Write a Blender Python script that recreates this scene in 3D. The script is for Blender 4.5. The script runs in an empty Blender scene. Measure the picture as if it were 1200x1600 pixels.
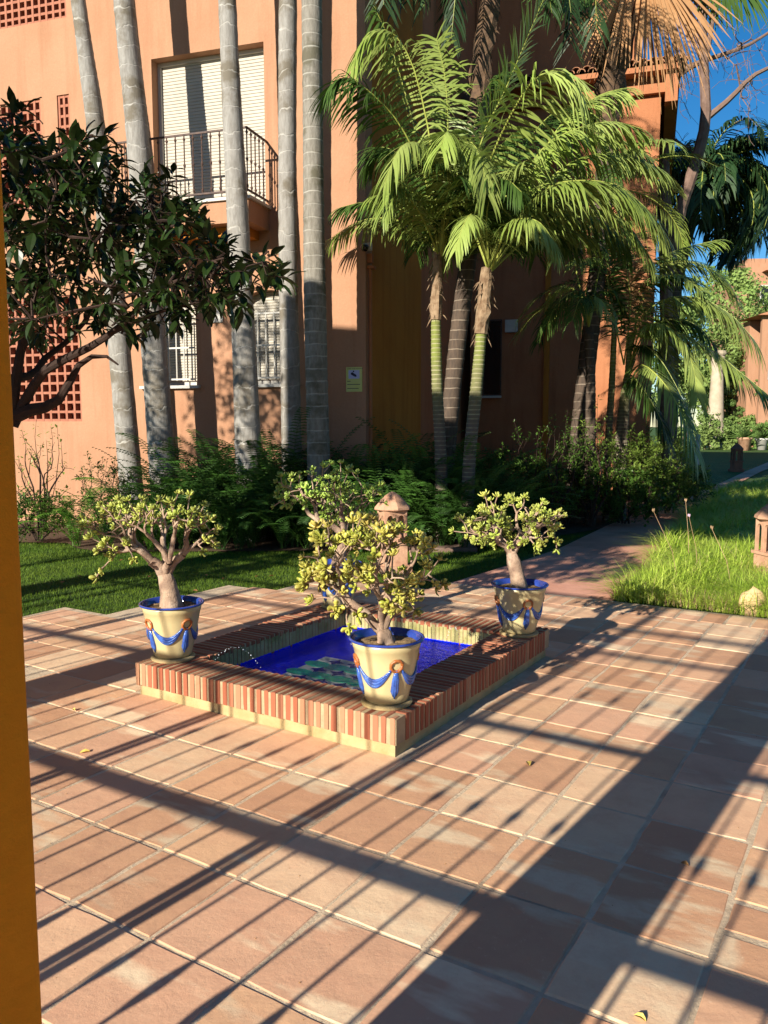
import bpy, math, random
import numpy as np
from mathutils import Vector, Matrix, Euler
R = math.radians
rnd = random.Random(7)
U = rnd.uniform

# ------------------------------------------------------------------ camera
sc = bpy.context.scene
CAM_H = 1.55; PITCH = R(6.1); FPX = 1279.0
cam_d = bpy.data.cameras.new('camera'); cam = bpy.data.objects.new('camera', cam_d)
sc.collection.objects.link(cam); sc.camera = cam
cam.location = (0, 0, CAM_H); cam.rotation_euler = (R(90) - PITCH, 0, R(0.0))
cam_d.sensor_fit = 'VERTICAL'; cam_d.sensor_height = 36; cam_d.lens = FPX / 1600 * 36
cam_d.clip_start = 0.02; cam_d.clip_end = 2000
# ------------------------------------------------------------------ sky and sun
SUN_AZ, SUN_EL = R(216), R(21.9)
w = bpy.data.worlds.new('World'); sc.world = w; w.use_nodes = True
nt = w.node_tree; nt.nodes.clear()
sky = nt.nodes.new('ShaderNodeTexSky'); sky.sky_type = 'NISHITA'; sky.sun_disc = False
sky.sun_elevation = SUN_EL; sky.sun_rotation = SUN_AZ
sky.air_density = 1.0; sky.dust_density = 0.1; sky.ozone_density = 4.0; sky.altitude = 200
hs = nt.nodes.new('ShaderNodeHueSaturation'); hs.inputs['Saturation'].default_value = 1.3
bg = nt.nodes.new('ShaderNodeBackground'); bg.inputs[1].default_value = 0.064
wo = nt.nodes.new('ShaderNodeOutputWorld')
nt.links.new(sky.outputs[0], hs.inputs['Color']); nt.links.new(hs.outputs[0], bg.inputs[0]); nt.links.new(bg.outputs[0], wo.inputs[0])
sl = bpy.data.lights.new('sun', 'SUN'); sl.energy = 5.0; sl.angle = R(0.55); sl.color = (1.0, 0.93, 0.80)
so = bpy.data.objects.new('sun', sl); sc.collection.objects.link(so)
sdir = Vector((math.sin(SUN_AZ) * math.cos(SUN_EL), math.cos(SUN_AZ) * math.cos(SUN_EL), math.sin(SUN_EL)))
so.rotation_euler = sdir.to_track_quat('Z', 'Y').to_euler(); so.location = (-8, -11, 9)
sc.view_settings.view_transform = 'Standard'; sc.view_settings.look = 'None'
sc.view_settings.exposure = 0.95; sc.view_settings.gamma = 1
sc.view_settings.use_curve_mapping = False
sc.cycles.max_bounces = 6; sc.cycles.transparent_max_bounces = 8

# ------------------------------------------------------------------ helpers
col = sc.collection
cp, sp = math.cos(PITCH), math.sin(PITCH)
def at(x, y, Y):
    "point at forward distance Y seen at photo pixel (x, y)"
    dx, dy = (x - 600), (800 - y)
    d = Vector((dx, dy * sp + FPX * cp, dy * cp - FPX * sp))
    return Vector((0, 0, CAM_H)) + d * (Y / d.y)
def gnd(x, y, z=0.0):
    dx, dy = (x - 600), (800 - y)
    d = Vector((dx, dy * sp + FPX * cp, dy * cp - FPX * sp))
    return Vector((0, 0, CAM_H)) + d * ((z - CAM_H) / d.z)
GRID = R(31.64)
def ab(a, b, z=0.0):
    return Vector((a * math.sin(GRID) + b * math.cos(GRID), a * math.cos(GRID) - b * math.sin(GRID), z))

class MB:
    def __init__(s): s.v = []; s.f = []; s.m = []
    def add(s, vs, fs, mi=0):
        o = len(s.v); s.v += [tuple(p) for p in vs]; s.f += [tuple(i + o for i in f) for f in fs]; s.m += [mi] * len(fs)
    def box(s, x0, x1, y0, y1, z0, z1, mi=0):
        s.add([(x0,y0,z0),(x1,y0,z0),(x1,y1,z0),(x0,y1,z0),(x0,y0,z1),(x1,y0,z1),(x1,y1,z1),(x0,y1,z1)],
              [(0,3,2,1),(4,5,6,7),(0,1,5,4),(1,2,6,5),(2,3,7,6),(3,0,4,7)], mi)
    def tube(s, pts, rad, n=8, cap=True, mi=0, rfun=None):
        pts = [Vector(p) for p in pts]; k = len(pts)
        if not hasattr(rad, '__len__'): rad = [rad] * k
        vs = []; prev = None
        for i, p in enumerate(pts):
            t = (pts[min(i+1,k-1)] - pts[max(i-1,0)])
            if t.length < 1e-9: t = Vector((0,0,1))
            t.normalize()
            if prev is None:
                a = Vector((1,0,0)) if abs(t.x) < .8 else Vector((0,1,0))
                x = t.cross(a).normalized()
            else:
                x = (prev - t * prev.dot(t))
                if x.length < 1e-6: x = t.orthogonal()
                x.normalize()
            prev = x; y = t.cross(x)
            for j in range(n):
                an = 2*math.pi*j/n; rr = rad[i] * (rfun(i, j) if rfun else 1)
                vs.append(p + (x*math.cos(an) + y*math.sin(an)) * rr)
        fs = [(i*n+j, i*n+(j+1)%n, (i+1)*n+(j+1)%n, (i+1)*n+j) for i in range(k-1) for j in range(n)]
        if cap: fs += [tuple(range(n-1,-1,-1)), tuple(range((k-1)*n, k*n))]
        s.add(vs, fs, mi)
    def lathe(s, prof, n=24, c=(0,0,0), mi=0):
        vs = []; k = len(prof)
        for r, z in prof:
            for j in range(n):
                an = 2*math.pi*j/n; vs.append((c[0]+r*math.cos(an), c[1]+r*math.sin(an), c[2]+z))
        fs = [(i*n+j, i*n+(j+1)%n, (i+1)*n+(j+1)%n, (i+1)*n+j) for i in range(k-1) for j in range(n)]
        s.add(vs, fs, mi)
    def prism(s, poly, y0, y1, mi=0):
        "polygon in XZ extruded along Y"
        n = len(poly)
        vs = [(x,y0,z) for x,z in poly] + [(x,y1,z) for x,z in poly]
        fs = [tuple(range(n)), tuple(range(2*n-1,n-1,-1))] + [(i,i+n,(i+1)%n+n,(i+1)%n) for i in range(n)]
        s.add(vs, fs, mi)
    def mesh(s, name, mats, smooth=False):
        me = bpy.data.meshes.new(name); me.from_pydata(s.v, [], s.f)
        for m in (mats if isinstance(mats, (list,tuple)) else [mats]): me.materials.append(m)
        if len(set(s.m)) > 1: me.polygons.foreach_set('material_index', s.m)
        if smooth: me.polygons.foreach_set('use_smooth', [True]*len(s.f))
        me.update(); return me
    def build(s, name, mats, parent=None, smooth=False, loc=None, rot=None):
        return put(name, s.mesh(name, mats, smooth), parent, loc, rot)

def put(name, me, parent=None, loc=None, rot=None, scale=None):
    o = bpy.data.objects.new(name, me); col.objects.link(o)
    if parent: o.parent = parent
    if loc is not None: o.location = loc
    if rot is not None: o.rotation_euler = rot
    if scale is not None: o.scale = scale if hasattr(scale, '__len__') else (scale,)*3
    return o
def thing(name, label, cat, loc=(0,0,0), rz=0.0, group=None):
    o = bpy.data.objects.new(name, None); col.objects.link(o); o.empty_display_size = .1
    o.location = loc; o.rotation_euler = (0,0,rz); return tag(o, label, cat, group)
def tag(o, label, cat, group=None):
    o['label'] = label; o['category'] = cat
    if group: o['group'] = group
    return o
def struct(o): o['kind'] = 'structure'; return o
def stuff(o): o['kind'] = 'stuff'; return o

# ------------------------------------------------------------------ materials
def nodes(name):
    m = bpy.data.materials.new(name); m.use_nodes = True; t = m.node_tree
    return m, t, t.nodes['Principled BSDF'], t.nodes['Material Output']
def N(t, kind, **kw):
    n = t.nodes.new(kind)
    for k, v in kw.items():
        if k in n.inputs: n.inputs[k].default_value = v
        else: setattr(n, k, v)
    return n
def rgba(c): return (c[0], c[1], c[2], 1)
def mixc(t, fac, a, b, mode='MIX'):
    n = t.nodes.new('ShaderNodeMix'); n.data_type = 'RGBA'; n.blend_type = mode
    for sock, v in ((n.inputs[0], fac), (n.inputs[6], a), (n.inputs[7], b)):
        if hasattr(v, 'is_output'): t.links.new(v, sock)
        elif isinstance(v, (int, float)): sock.default_value = v
        else: sock.default_value = rgba(v)
    return n.outputs[2]
def ramp(t, src, lo, hi):
    n = t.nodes.new('ShaderNodeMapRange'); t.links.new(src, n.inputs[0]); n.inputs[1].default_value = lo; n.inputs[2].default_value = hi
    return n.outputs[0]
def noise(t, vec, scale, detail=4, rough=.6):
    n = N(t, 'ShaderNodeTexNoise', Scale=scale, Detail=detail, Roughness=rough)
    if vec is not None: t.links.new(vec, n.inputs['Vector'])
    return n.outputs['Fac']
def coord(t, which='Object'):
    return t.nodes.new('ShaderNodeTexCoord').outputs[which]
def wpos(t): return t.nodes.new('ShaderNodeNewGeometry').outputs['Position']
def mat(name, c1, c2=None, scale=6, rough=.8, bump=0.0, bscale=None, c3=None, s3=1.5, f3=(.5,.7), rand=0.0, spec=.3, world=False, bdist=.01):
    m, t, b, out = nodes(name)
    v = wpos(t) if world else coord(t)
    c = None
    if c2 is not None:
        c = mixc(t, ramp(t, noise(t, v, scale), .35, .65), c1, c2)
    if c3 is not None:
        c = mixc(t, ramp(t, noise(t, v, s3, 5), *f3), c if c is not None else c1, c3)
    if rand:
        oi = t.nodes.new('ShaderNodeObjectInfo'); h = N(t, 'ShaderNodeHueSaturation')
        r_ = t.nodes.new('ShaderNodeMapRange'); t.links.new(oi.outputs['Random'], r_.inputs[0]); r_.inputs[3].default_value = 1-rand; r_.inputs[4].default_value = 1+rand
        t.links.new(r_.outputs[0], h.inputs['Value'])
        if c is not None: t.links.new(c, h.inputs['Color'])
        else: h.inputs['Color'].default_value = rgba(c1)
        c = h.outputs[0]
    if c is not None: t.links.new(c, b.inputs['Base Color'])
    else: b.inputs['Base Color'].default_value = rgba(c1)
    b.inputs['Roughness'].default_value = rough; b.inputs['Specular IOR Level'].default_value = spec
    if bump:
        bn = N(t, 'ShaderNodeBump', Strength=bump, Distance=bdist); t.links.new(noise(t, v, bscale or scale*6, 6, .7), bn.inputs['Height']); t.links.new(bn.outputs[0], b.inputs['Normal'])
    return m
def leafmat(name, c1, c2, trans=.3, rough=.45, scale=1.2, spec=.4, tcol=None, bscale=0):
    m, t, b, out = nodes(name)
    oi = t.nodes.new('ShaderNodeObjectInfo')
    v = wpos(t); c = mixc(t, ramp(t, noise(t, v, scale, 3), .35, .65), c1, c2)
    h = N(t, 'ShaderNodeHueSaturation'); r_ = t.nodes.new('ShaderNodeMapRange'); t.links.new(oi.outputs['Random'], r_.inputs[0]); r_.inputs[3].default_value = .75; r_.inputs[4].default_value = 1.25
    t.links.new(r_.outputs[0], h.inputs['Value']); t.links.new(c, h.inputs['Color']); c = h.outputs[0]
    t.links.new(c, b.inputs['Base Color']); b.inputs['Roughness'].default_value = rough; b.inputs['Specular IOR Level'].default_value = spec
    tr = t.nodes.new('ShaderNodeBsdfTranslucent')
    if tcol: tr.inputs[0].default_value = rgba(tcol)
    else: t.links.new(c, tr.inputs[0])
    mx = t.nodes.new('ShaderNodeMixShader'); mx.inputs[0].default_value = trans
    t.links.new(b.outputs[0], mx.inputs[1]); t.links.new(tr.outputs[0], mx.inputs[2]); t.links.new(mx.outputs[0], out.inputs[0])
    return m

M = {}
# stucco with weathering
def stucco(name, c1, c2, c3):
    m, t, b, out = nodes(name); v = wpos(t)
    c = mixc(t, ramp(t, noise(t, v, 1.3, 5), .35, .7), c1, c2)
    mp = N(t, 'ShaderNodeMapping'); mp.inputs['Scale'].default_value = (3.0, 3.0, .25); t.links.new(v, mp.inputs[0])
    c = mixc(t, ramp(t, noise(t, mp.outputs[0], 2.0, 5), .50, .80), c, c3)
    c = mixc(t, .12, c, mixc(t, noise(t, v, 40, 3), (0,0,0), (1,1,1)), 'OVERLAY')
    t.links.new(c, b.inputs['Base Color']); b.inputs['Roughness'].default_value = .92; b.inputs['Specular IOR Level'].default_value = .15
    bn = N(t, 'ShaderNodeBump', Strength=.7, Distance=.012); n1 = noise(t, v, 7, 9, .68)
    t.links.new(n1, bn.inputs['Height']); t.links.new(bn.outputs[0], b.inputs['Normal'])
    return m
M['wall'] = stucco('peach_stucco', (.39,.212,.128), (.355,.185,.108), (.31,.155,.088))
M['wall2'] = stucco('orange_stucco', (.42,.165,.028), (.36,.135,.022), (.30,.11,.018))
M['wall3'] = stucco('shade_toned_stucco', (.37,.155,.075), (.33,.13,.06), (.27,.105,.048))  # peach wall with shade and warm bounce put into the colour
M['pillar'] = stucco('ochre_stucco', (.70,.235,.012), (.65,.215,.011), (.58,.19,.012))
M['lattice'] = mat('lattice_terracotta', (.36,.145,.09), (.30,.115,.07), 8, .9, .3)
M['hole'] = mat('dark_red_recess', (.16,.035,.02), (.12,.028,.018), 3)
M['white'] = mat('white_paint', (.50,.48,.44), (.44,.42,.38), 5, .5)
M['shutter'] = mat('shutter_cream', (.44,.40,.33), (.39,.355,.29), 3, .5)
M['iron'] = mat('rusty_brown_iron', (.10,.055,.04), (.05,.03,.025), 20, .6, .2)
M['dark'] = mat('dark_glass', (.012,.01,.01), rough=.15, spec=.5)
M['roof'] = mat('roof_clay', (.36,.17,.09), (.25,.11,.06), 5, .9, .3, rand=.25)
# patio tile
def tilemat():
    m, t, b, out = nodes('terracotta_tile'); v = coord(t)
    oi = t.nodes.new('ShaderNodeObjectInfo')
    ad = t.nodes.new('ShaderNodeVectorMath'); ad.operation = 'ADD'
    sc_ = t.nodes.new('ShaderNodeVectorMath'); sc_.operation = 'SCALE'; t.links.new(oi.outputs['Location'], sc_.inputs[0]); sc_.inputs['Scale'].default_value = 7.3
    t.links.new(v, ad.inputs[0]); t.links.new(sc_.outputs[0], ad.inputs[1]); vv = ad.outputs[0]
    mp = N(t, 'ShaderNodeMapping'); mp.inputs['Scale'].default_value = (1.0, 3.2, 1); t.links.new(vv, mp.inputs[0])
    hr = t.nodes.new('ShaderNodeValToRGB'); t.links.new(oi.outputs['Random'], hr.inputs[0]); e = hr.color_ramp.elements
    e[0].position = 0; e[0].color = (.68,.385,.225,1); e[1].position = 1; e[1].color = (.64,.37,.23,1)
    for p_, c_ in ((.2,(.60,.325,.185,1)),(.38,(.70,.425,.245,1)),(.5,(.65,.35,.195,1)),(.62,(.72,.51,.32,1)),(.75,(.67,.395,.235,1)),(.88,(.55,.315,.195,1))):
        q = e.new(p_); q.color = c_
    base = mixc(t, ramp(t, noise(t, mp.outputs[0], 1.3, 4, .55), .55, .62), hr.outputs[0], (.72,.54,.35))
    base = mixc(t, mathn(t, 'MULTIPLY', ramp(t, noise(t, vv, 7, 6, .7), .45, .7), .5), base, (.57,.30,.185))
    h = N(t, 'ShaderNodeHueSaturation'); r_ = t.nodes.new('ShaderNodeMapRange'); t.links.new(oi.outputs['Random'], r_.inputs[0]); r_.inputs[3].default_value = .84; r_.inputs[4].default_value = 1.14
    t.links.new(r_.outputs[0], h.inputs['Value']); t.links.new(base, h.inputs['Color']); c = h.outputs[0]
    # dirt flecks and pale scuffs
    w_ = wpos(t)
    c = mixc(t, ramp(t, noise(t, w_, 55, 6, .75), .60, .72), c, (.72,.50,.32))
    c = mixc(t, ramp(t, noise(t, w_, 38, 7, .8), .66, .70), c, (.12,.06,.035))
    big = ramp(t, noise(t, w_, .9, 5, .6), .56, .78)
    c = mixc(t, mathn(t, 'MULTIPLY', big, .5), c, (.30,.15,.09))
    t.links.new(c, b.inputs['Base Color']); b.inputs['Specular IOR Level'].default_value = .12
    rr = t.nodes.new('ShaderNodeMapRange'); t.links.new(noise(t, w_, 6, 4), rr.inputs[0]); rr.inputs[3].default_value = .65; rr.inputs[4].default_value = .95
    t.links.new(rr.outputs[0], b.inputs['Roughness'])
    bn = N(t, 'ShaderNodeBump', Strength=.6, Distance=.003); t.links.new(noise(t, w_, 70, 8, .75), bn.inputs['Height'])
    b2 = N(t, 'ShaderNodeBump', Strength=.5, Distance=.012); t.links.new(noise(t, w_, 7, 3, .5), b2.inputs['Height']); t.links.new(bn.outputs[0], b2.inputs['Normal'])
    t.links.new(b2.outputs[0], b.inputs['Normal'])
    return m
def mathn(t, op, a, b):
    n = t.nodes.new('ShaderNodeMath'); n.operation = op
    for i, v in enumerate((a, b)):
        if hasattr(v, 'is_output'): t.links.new(v, n.inputs[i])
        else: n.inputs[i].default_value = v
    return n.outputs[0]
M['tile'] = tilemat()
M['mortar'] = mat('mortar', (.64,.50,.34), (.52,.39,.26), 14, .95, .9, 60, c3=(.27,.19,.12), s3=2.2, f3=(.5,.75), world=True, bdist=.006)
M['path'] = mat('stamped_path', (.66,.34,.24), (.58,.28,.19), 3, .95, .8, 10, c3=(.42,.20,.13), s3=.8, spec=.1, world=True, bdist=.01)
M['brick'] = None
def brickmat():
    m, t, b, out = nodes('fountain_brick'); oi = t.nodes.new('ShaderNodeObjectInfo'); v = wpos(t)
    cr = t.nodes.new('ShaderNodeValToRGB'); t.links.new(oi.outputs['Random'], cr.inputs[0])
    e = cr.color_ramp.elements; e[0].position = 0; e[0].color = (.33,.115,.062,1); e[1].position = 1; e[1].color = (.37,.145,.08,1)
    for p_, c_ in ((.45,(.28,.085,.045,1)), (.7,(.36,.14,.078,1)), (.93,(.40,.21,.12,1))):
        q = e.new(p_); q.color = c_
    c = mixc(t, ramp(t, noise(t, v, 45, 5, .7), .70, .95), cr.outputs[0], (.42,.29,.17))
    # algae and damp on the inner faces of the basin only: stained near the water line
    c = mixc(t, ramp(t, noise(t, v, 14, 5), .6, .8), c, (.30,.15,.07))
    t.links.new(c, b.inputs['Base Color']); b.inputs['Roughness'].default_value = .9; b.inputs['Specular IOR Level'].default_value = .2
    bn = N(t, 'ShaderNodeBump', Strength=.7, Distance=.004); t.links.new(noise(t, v, 80, 6, .7), bn.inputs['Height']); t.links.new(bn.outputs[0], b.inputs['Normal'])
    return m
M['brick'] = brickmat()
M['plinth'] = mat('cream_render', (.46,.35,.18), (.38,.28,.13), 8, .9, .6, 40, c3=(.28,.20,.08), s3=5, f3=(.52,.75), world=True)
M['bmortar'] = mat('pale_brick_mortar', (.43,.32,.19), (.34,.245,.145), 12, .95, .6, 60, world=True)
M['algae'] = mat('lime_and_algae', (.42,.36,.18), (.30,.27,.10), 9, .8, .5, 40, c3=(.17,.18,.05), s3=6, world=True)
M['bluetile'] = mat('cobalt_basin_tile', (.003,.022,.92), (.002,.014,.70), 5, .15, spec=.5)
M['greentile'] = mat('green_star_tile', (.03,.60,.20), (.06,.50,.32), 20, .2, spec=.5)
M['navytile'] = mat('navy_star_tile', (.012,.008,.22), (.01,.01,.15), 20, .2, spec=.5)
M['grout'] = mat('pale_grout', (.70,.66,.52), (.6,.55,.42), 20, .8)
def watermat():
    m, t, b, out = nodes('water'); t.nodes.remove(b)
    g = t.nodes.new('ShaderNodeBsdfGlossy'); g.inputs['Roughness'].default_value = .03
    tr = t.nodes.new('ShaderNodeBsdfTransparent'); tr.inputs[0].default_value = (.86,.92,1,1)
    fr = t.nodes.new('ShaderNodeFresnel'); fr.inputs[0].default_value = 1.12
    bn = N(t, 'ShaderNodeBump', Strength=.8, Distance=.01); t.links.new(noise(t, wpos(t), 24, 4, .6), bn.inputs['Height'])
    t.links.new(bn.outputs[0], g.inputs['Normal']); t.links.new(bn.outputs[0], fr.inputs['Normal'])
    mx = t.nodes.new('ShaderNodeMixShader'); t.links.new(fr.outputs[0], mx.inputs[0]); t.links.new(tr.outputs[0], mx.inputs[1]); t.links.new(g.outputs[0], mx.inputs[2])
    t.links.new(mx.outputs[0], out.inputs[0]); return m
M['water'] = watermat()
M['drop'] = mat('water_drop', (.85,.88,.92), rough=.05, spec=1.0)
M['pot'] = mat('cream_glaze', (.54,.45,.24), (.50,.41,.21), 7, .28, .15, 12, c3=(.46,.35,.17), s3=5, f3=(.62,.8), spec=.5)
M['potblue'] = mat('blue_glaze', (.05,.14,.48), (.025,.06,.28), 30, .15, .4, 30, spec=.6)
M['rimblue'] = mat('rim_blue_glaze', (.035,.07,.34), (.02,.04,.22), 12, .12, spec=.6)
M['wreath'] = mat('orange_brown_glaze', (.40,.13,.035), (.28,.08,.02), 40, .3, .4, 60, spec=.5)
M['soil'] = mat('potting_soil', (.12,.075,.04), (.30,.20,.10), 60, 1, 1, 60)
M['jbark'] = mat('jade_bark', (.42,.29,.20), (.22,.14,.10), 14, .85, 1.0, 40, c3=(.50,.38,.28), s3=9)
M['jleaf'] = leafmat('jade_leaf', (.37,.45,.08), (.47,.47,.10), .12, .32, 6, .5)
M['jleaf2'] = leafmat('jade_leaf_bronze', (.38,.42,.06), (.50,.40,.10), .12, .32, 7, .5)
M['jleaf3'] = leafmat('jade_leaf_green', (.30,.46,.08), (.42,.52,.10), .12, .32, 6, .5)
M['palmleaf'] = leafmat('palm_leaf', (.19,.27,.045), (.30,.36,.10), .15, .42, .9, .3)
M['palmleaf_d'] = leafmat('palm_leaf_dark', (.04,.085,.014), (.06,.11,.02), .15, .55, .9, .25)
M['palmblack'] = leafmat('shade_dark_palm_leaf', (.018,.045,.014), (.028,.06,.018), .1, .5, .9, .25)  # shade is put into this leaf colour, far darker than the other greens
M['palmdead'] = leafmat('dead_palm_leaf', (.48,.27,.13), (.38,.20,.09), .2, .8, 2, .1)
M['rachis'] = mat('palm_rachis', (.34,.38,.08), (.28,.30,.06), 4, .5)
M['orange_leaf'] = leafmat('orange_tree_leaf', (.022,.045,.008), (.014,.030,.006), .15, .35, 3, .35)
M['bark'] = mat('dark_bark', (.05,.028,.02), (.03,.018,.014), 12, .95, .9, 30)
M['bark2'] = mat('smooth_grey_bark', (.20,.13,.10), (.13,.08,.06), 6, .9, .5, 20)
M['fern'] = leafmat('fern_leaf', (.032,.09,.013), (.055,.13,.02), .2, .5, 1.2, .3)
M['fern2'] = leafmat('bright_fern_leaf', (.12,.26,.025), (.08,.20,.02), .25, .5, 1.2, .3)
M['strap'] = leafmat('strap_leaf', (.035,.09,.015), (.05,.13,.02), .2, .45, 1.2, .35)
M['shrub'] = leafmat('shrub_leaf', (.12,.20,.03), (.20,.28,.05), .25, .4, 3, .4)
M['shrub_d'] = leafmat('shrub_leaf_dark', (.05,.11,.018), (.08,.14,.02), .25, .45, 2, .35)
M['grassb'] = leafmat('garden_grass_blade', (.32,.47,.045), (.46,.55,.09), .3, .5, 3, .3)
M['lawnb'] = leafmat('lawn_blade', (.075,.14,.010), (.115,.175,.016), .2, .6, 1.5, .2)
M['column'] = mat('aged_cream_plaster', (.44,.36,.26), (.36,.29,.20), 3, .8)
M['lawn'] = mat('lawn_soil_and_grass', (.035,.08,.008), (.055,.11,.012), 1.6, .95, .9, 120, c3=(.10,.11,.02), s3=.9, f3=(.55,.8), world=True, bdist=.02)
M['earth'] = mat('bed_earth', (.07,.04,.022), (.11,.065,.035), 6, 1, .9, 30, world=True)
M['stone'] = mat('yellow_rock', (.62,.44,.22), (.50,.33,.15), 6, .9, .9, 14, c3=(.40,.27,.15), s3=8)
M['lantern'] = mat('terracotta_lantern', (.54,.32,.20), (.44,.24,.15), 6, .9, .5, 30, c3=(.34,.17,.10), s3=7)
M['lantern_d'] = mat('dark_terracotta_lantern', (.24,.10,.06), (.17,.07,.045), 6, .9, .5, 30)  # darker terracotta for the far lantern
M['dryleaf'] = mat('yellow_dry_leaf', (.66,.52,.12), (.55,.36,.08), 30, .7)
M['dryleaf2'] = mat('brown_dry_leaf', (.32,.17,.06), (.25,.12,.04), 30, .8)

def trunkmat(name, c1, c2, cl, sp_, off=0.0, wob=.06, lw=.10, cr=None, low=None, zlow=1.9):
    "ringed palm trunk: thin scars repeat up the trunk, bark blotched"
    m, t, b, out = nodes(name); v = coord(t)
    sx = t.nodes.new('ShaderNodeSeparateXYZ'); t.links.new(v, sx.inputs[0])
    n1 = noise(t, v, 3.0, 3)
    z = mathn(t, 'ADD', sx.outputs[2], mathn(t, 'MULTIPLY', n1, wob))
    fr = mathn(t, 'FRACT', mathn(t, 'DIVIDE', mathn(t, 'ADD', z, off), sp_), 0)
    d = mathn(t, 'ABSOLUTE', mathn(t, 'SUBTRACT', fr, .5), 0)
    line = ramp(t, d, .5 - lw, .5)
    mp = N(t, 'ShaderNodeMapping'); mp.inputs['Scale'].default_value = (30, 30, 6); t.links.new(v, mp.inputs[0])
    c = mixc(t, ramp(t, noise(t, mp.outputs[0], 1, 5, .7), .35, .65), c1, c2)
    if cr: c = mixc(t, ramp(t, noise(t, v, 2.6, 5, .6), .5, .62), c, cr)
    if low: c = mixc(t, ramp(t, mathn(t, 'ADD', sx.outputs[2], mathn(t, 'MULTIPLY', n1, .8)), zlow+.9, zlow+.1), c, low)
    lf = mathn(t, 'MULTIPLY', line, ramp(t, noise(t, v, 7, 3), .3, .6))
    c = mixc(t, lf, c, cl)
    t.links.new(c, b.inputs['Base Color']); b.inputs['Roughness'].default_value = .85; b.inputs['Specular IOR Level'].default_value = .2
    bn = N(t, 'ShaderNodeBump', Strength=.5, Distance=.01)
    hgt = mathn(t, 'ADD', mathn(t, 'MULTIPLY', line, -.8), noise(t, mp.outputs[0], 1.4, 6, .7))
    t.links.new(hgt, bn.inputs['Height']); t.links.new(bn.outputs[0], b.inputs['Normal'])
    return m
M['trunk_grey'] = trunkmat('grey_palm_trunk', (.30,.285,.26), (.20,.185,.165), (.42,.40,.36), .25, 0, .30, .05, (.15,.13,.10))
M['trunk_grey2'] = trunkmat('rough_grey_palm_trunk', (.25,.23,.195), (.15,.135,.11), (.38,.36,.31), .155, 0, .05, .08, (.11,.10,.07))
M['trunk_green'] = trunkmat('green_ringed_trunk', (.19,.22,.05), (.15,.16,.05), (.36,.33,.20), .055, 0, .02, .2, None, (.13,.10,.08))
M['trunk_brown'] = trunkmat('brown_ringed_trunk', (.10,.07,.05), (.06,.045,.035), (.30,.24,.18), .13, 0, .04, .08)
M['fibre_d'] = mat('old_palm_fibre', (.15,.09,.05), (.07,.045,.03), 14, 1, 1, 40)
M['fibre'] = mat('palm_fibre', (.30,.21,.13), (.17,.105,.06), 14, 1, 1, 40)

# ------------------------------------------------------------------ ground
def sheet(name, poly, z, m, parent=None):
    b = MB(); b.add([(p[0], p[1], z) for p in poly], [tuple(range(len(poly)))]); return b.build(name, m, parent)
struct(sheet('lawn_ground', [(-300,-40),(300,-40),(300,500),(-300,500)], -.03, M['lawn']))

# patio: mortar bed, then tiles one by one
root_p = struct(bpy.data.objects.new('patio', None)); col.objects.link(root_p); root_p.rotation_euler = (0,0,-GRID)
# in this frame x runs along the tile rows (b) and y away from the arcade (a)
def edge_b(a):
    if a < 4.42: return -5.93
    if a < 5.88: return -5.40
    if a < 6.66: return -4.85
    return -3.66
FA0, FA1, FB0, FB1 = 3.155, 5.165, -3.63, -1.875          # fountain footprint
mb = MB()
for (a0, a1, b0) in ((-2.5,4.42,-5.93),(4.42,5.88,-5.40),(5.88,6.66,-4.85),(6.66,7.12,-3.66)):
    mb.box(b0, 3.6, a0, a1, -.06, -.0032)
mb.build('mortar_bed', M['mortar'], root_p)
def tile_mesh(w, l, seed):
    r = random.Random(seed); b = MB(); j = .0035
    c = [(-w/2,-l/2),(w/2,-l/2),(w/2,l/2),(-w/2,l/2)]
    pts = []
    for i in range(4):
        x0,y0 = c[i]; x1,y1 = c[(i+1)%4]
        for k in (0,.33,.67):
            pts.append((x0+(x1-x0)*k + r.uniform(-j,j), y0+(y1-y0)*k + r.uniform(-j,j)))
    n = len(pts); bev = .006
    top = [(x*(1-2*bev/w), y*(1-2*bev/l), 0) for x,y in pts]
    vs = [(x,y,-.02) for x,y in pts] + [(x,y,-.0045) for x,y in pts] + top
    fs = [(i,(i+1)%n,n+(i+1)%n,n+i) for i in range(n)] + [(n+i,n+(i+1)%n,2*n+(i+1)%n,2*n+i) for i in range(n)] + [tuple(range(2*n,3*n))]
    b.add(vs, fs); return b.mesh('tile', M['tile'])
LA, LB = .3935, .3675
tm = [tile_mesh(LB-.012, LA-.013, s) for s in range(5)]
tw = [tile_mesh(LB/2-.014, .34, 20+s) for s in range(3)]
th_ = [tile_mesh(.49, .245, 40+s) for s in range(3)]
ntile = 0
for i in range(-3, 17):
    ac = .43 + (i+.5)*LA           # joints at 1.605, 1.998 ...
    if ac > 6.85: continue
    for k in range(-19, 8):
        bc = -.362 + (k+.5)*LB
        if k >= 0: continue
        if bc - LB/2 < edge_b(ac+.1) - .02: continue
        if FA0 < ac+.12 and ac-.12 < FA1 and FB0 < bc+.12 and bc-.12 < FB1: continue
        if ac < .6 and bc < -3: continue
        if math.hypot(ac-2.75, bc+4.62) < .3: continue
        put('tile', tm[rnd.randrange(5)], root_p, (bc+U(-.003,.003), ac+U(-.003,.003), U(-.0008,.0012)), (U(-.003,.003),U(-.003,.003), U(-.006,.006)+(math.pi if rnd.random()<.5 else 0)))
        ntile += 1
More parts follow.
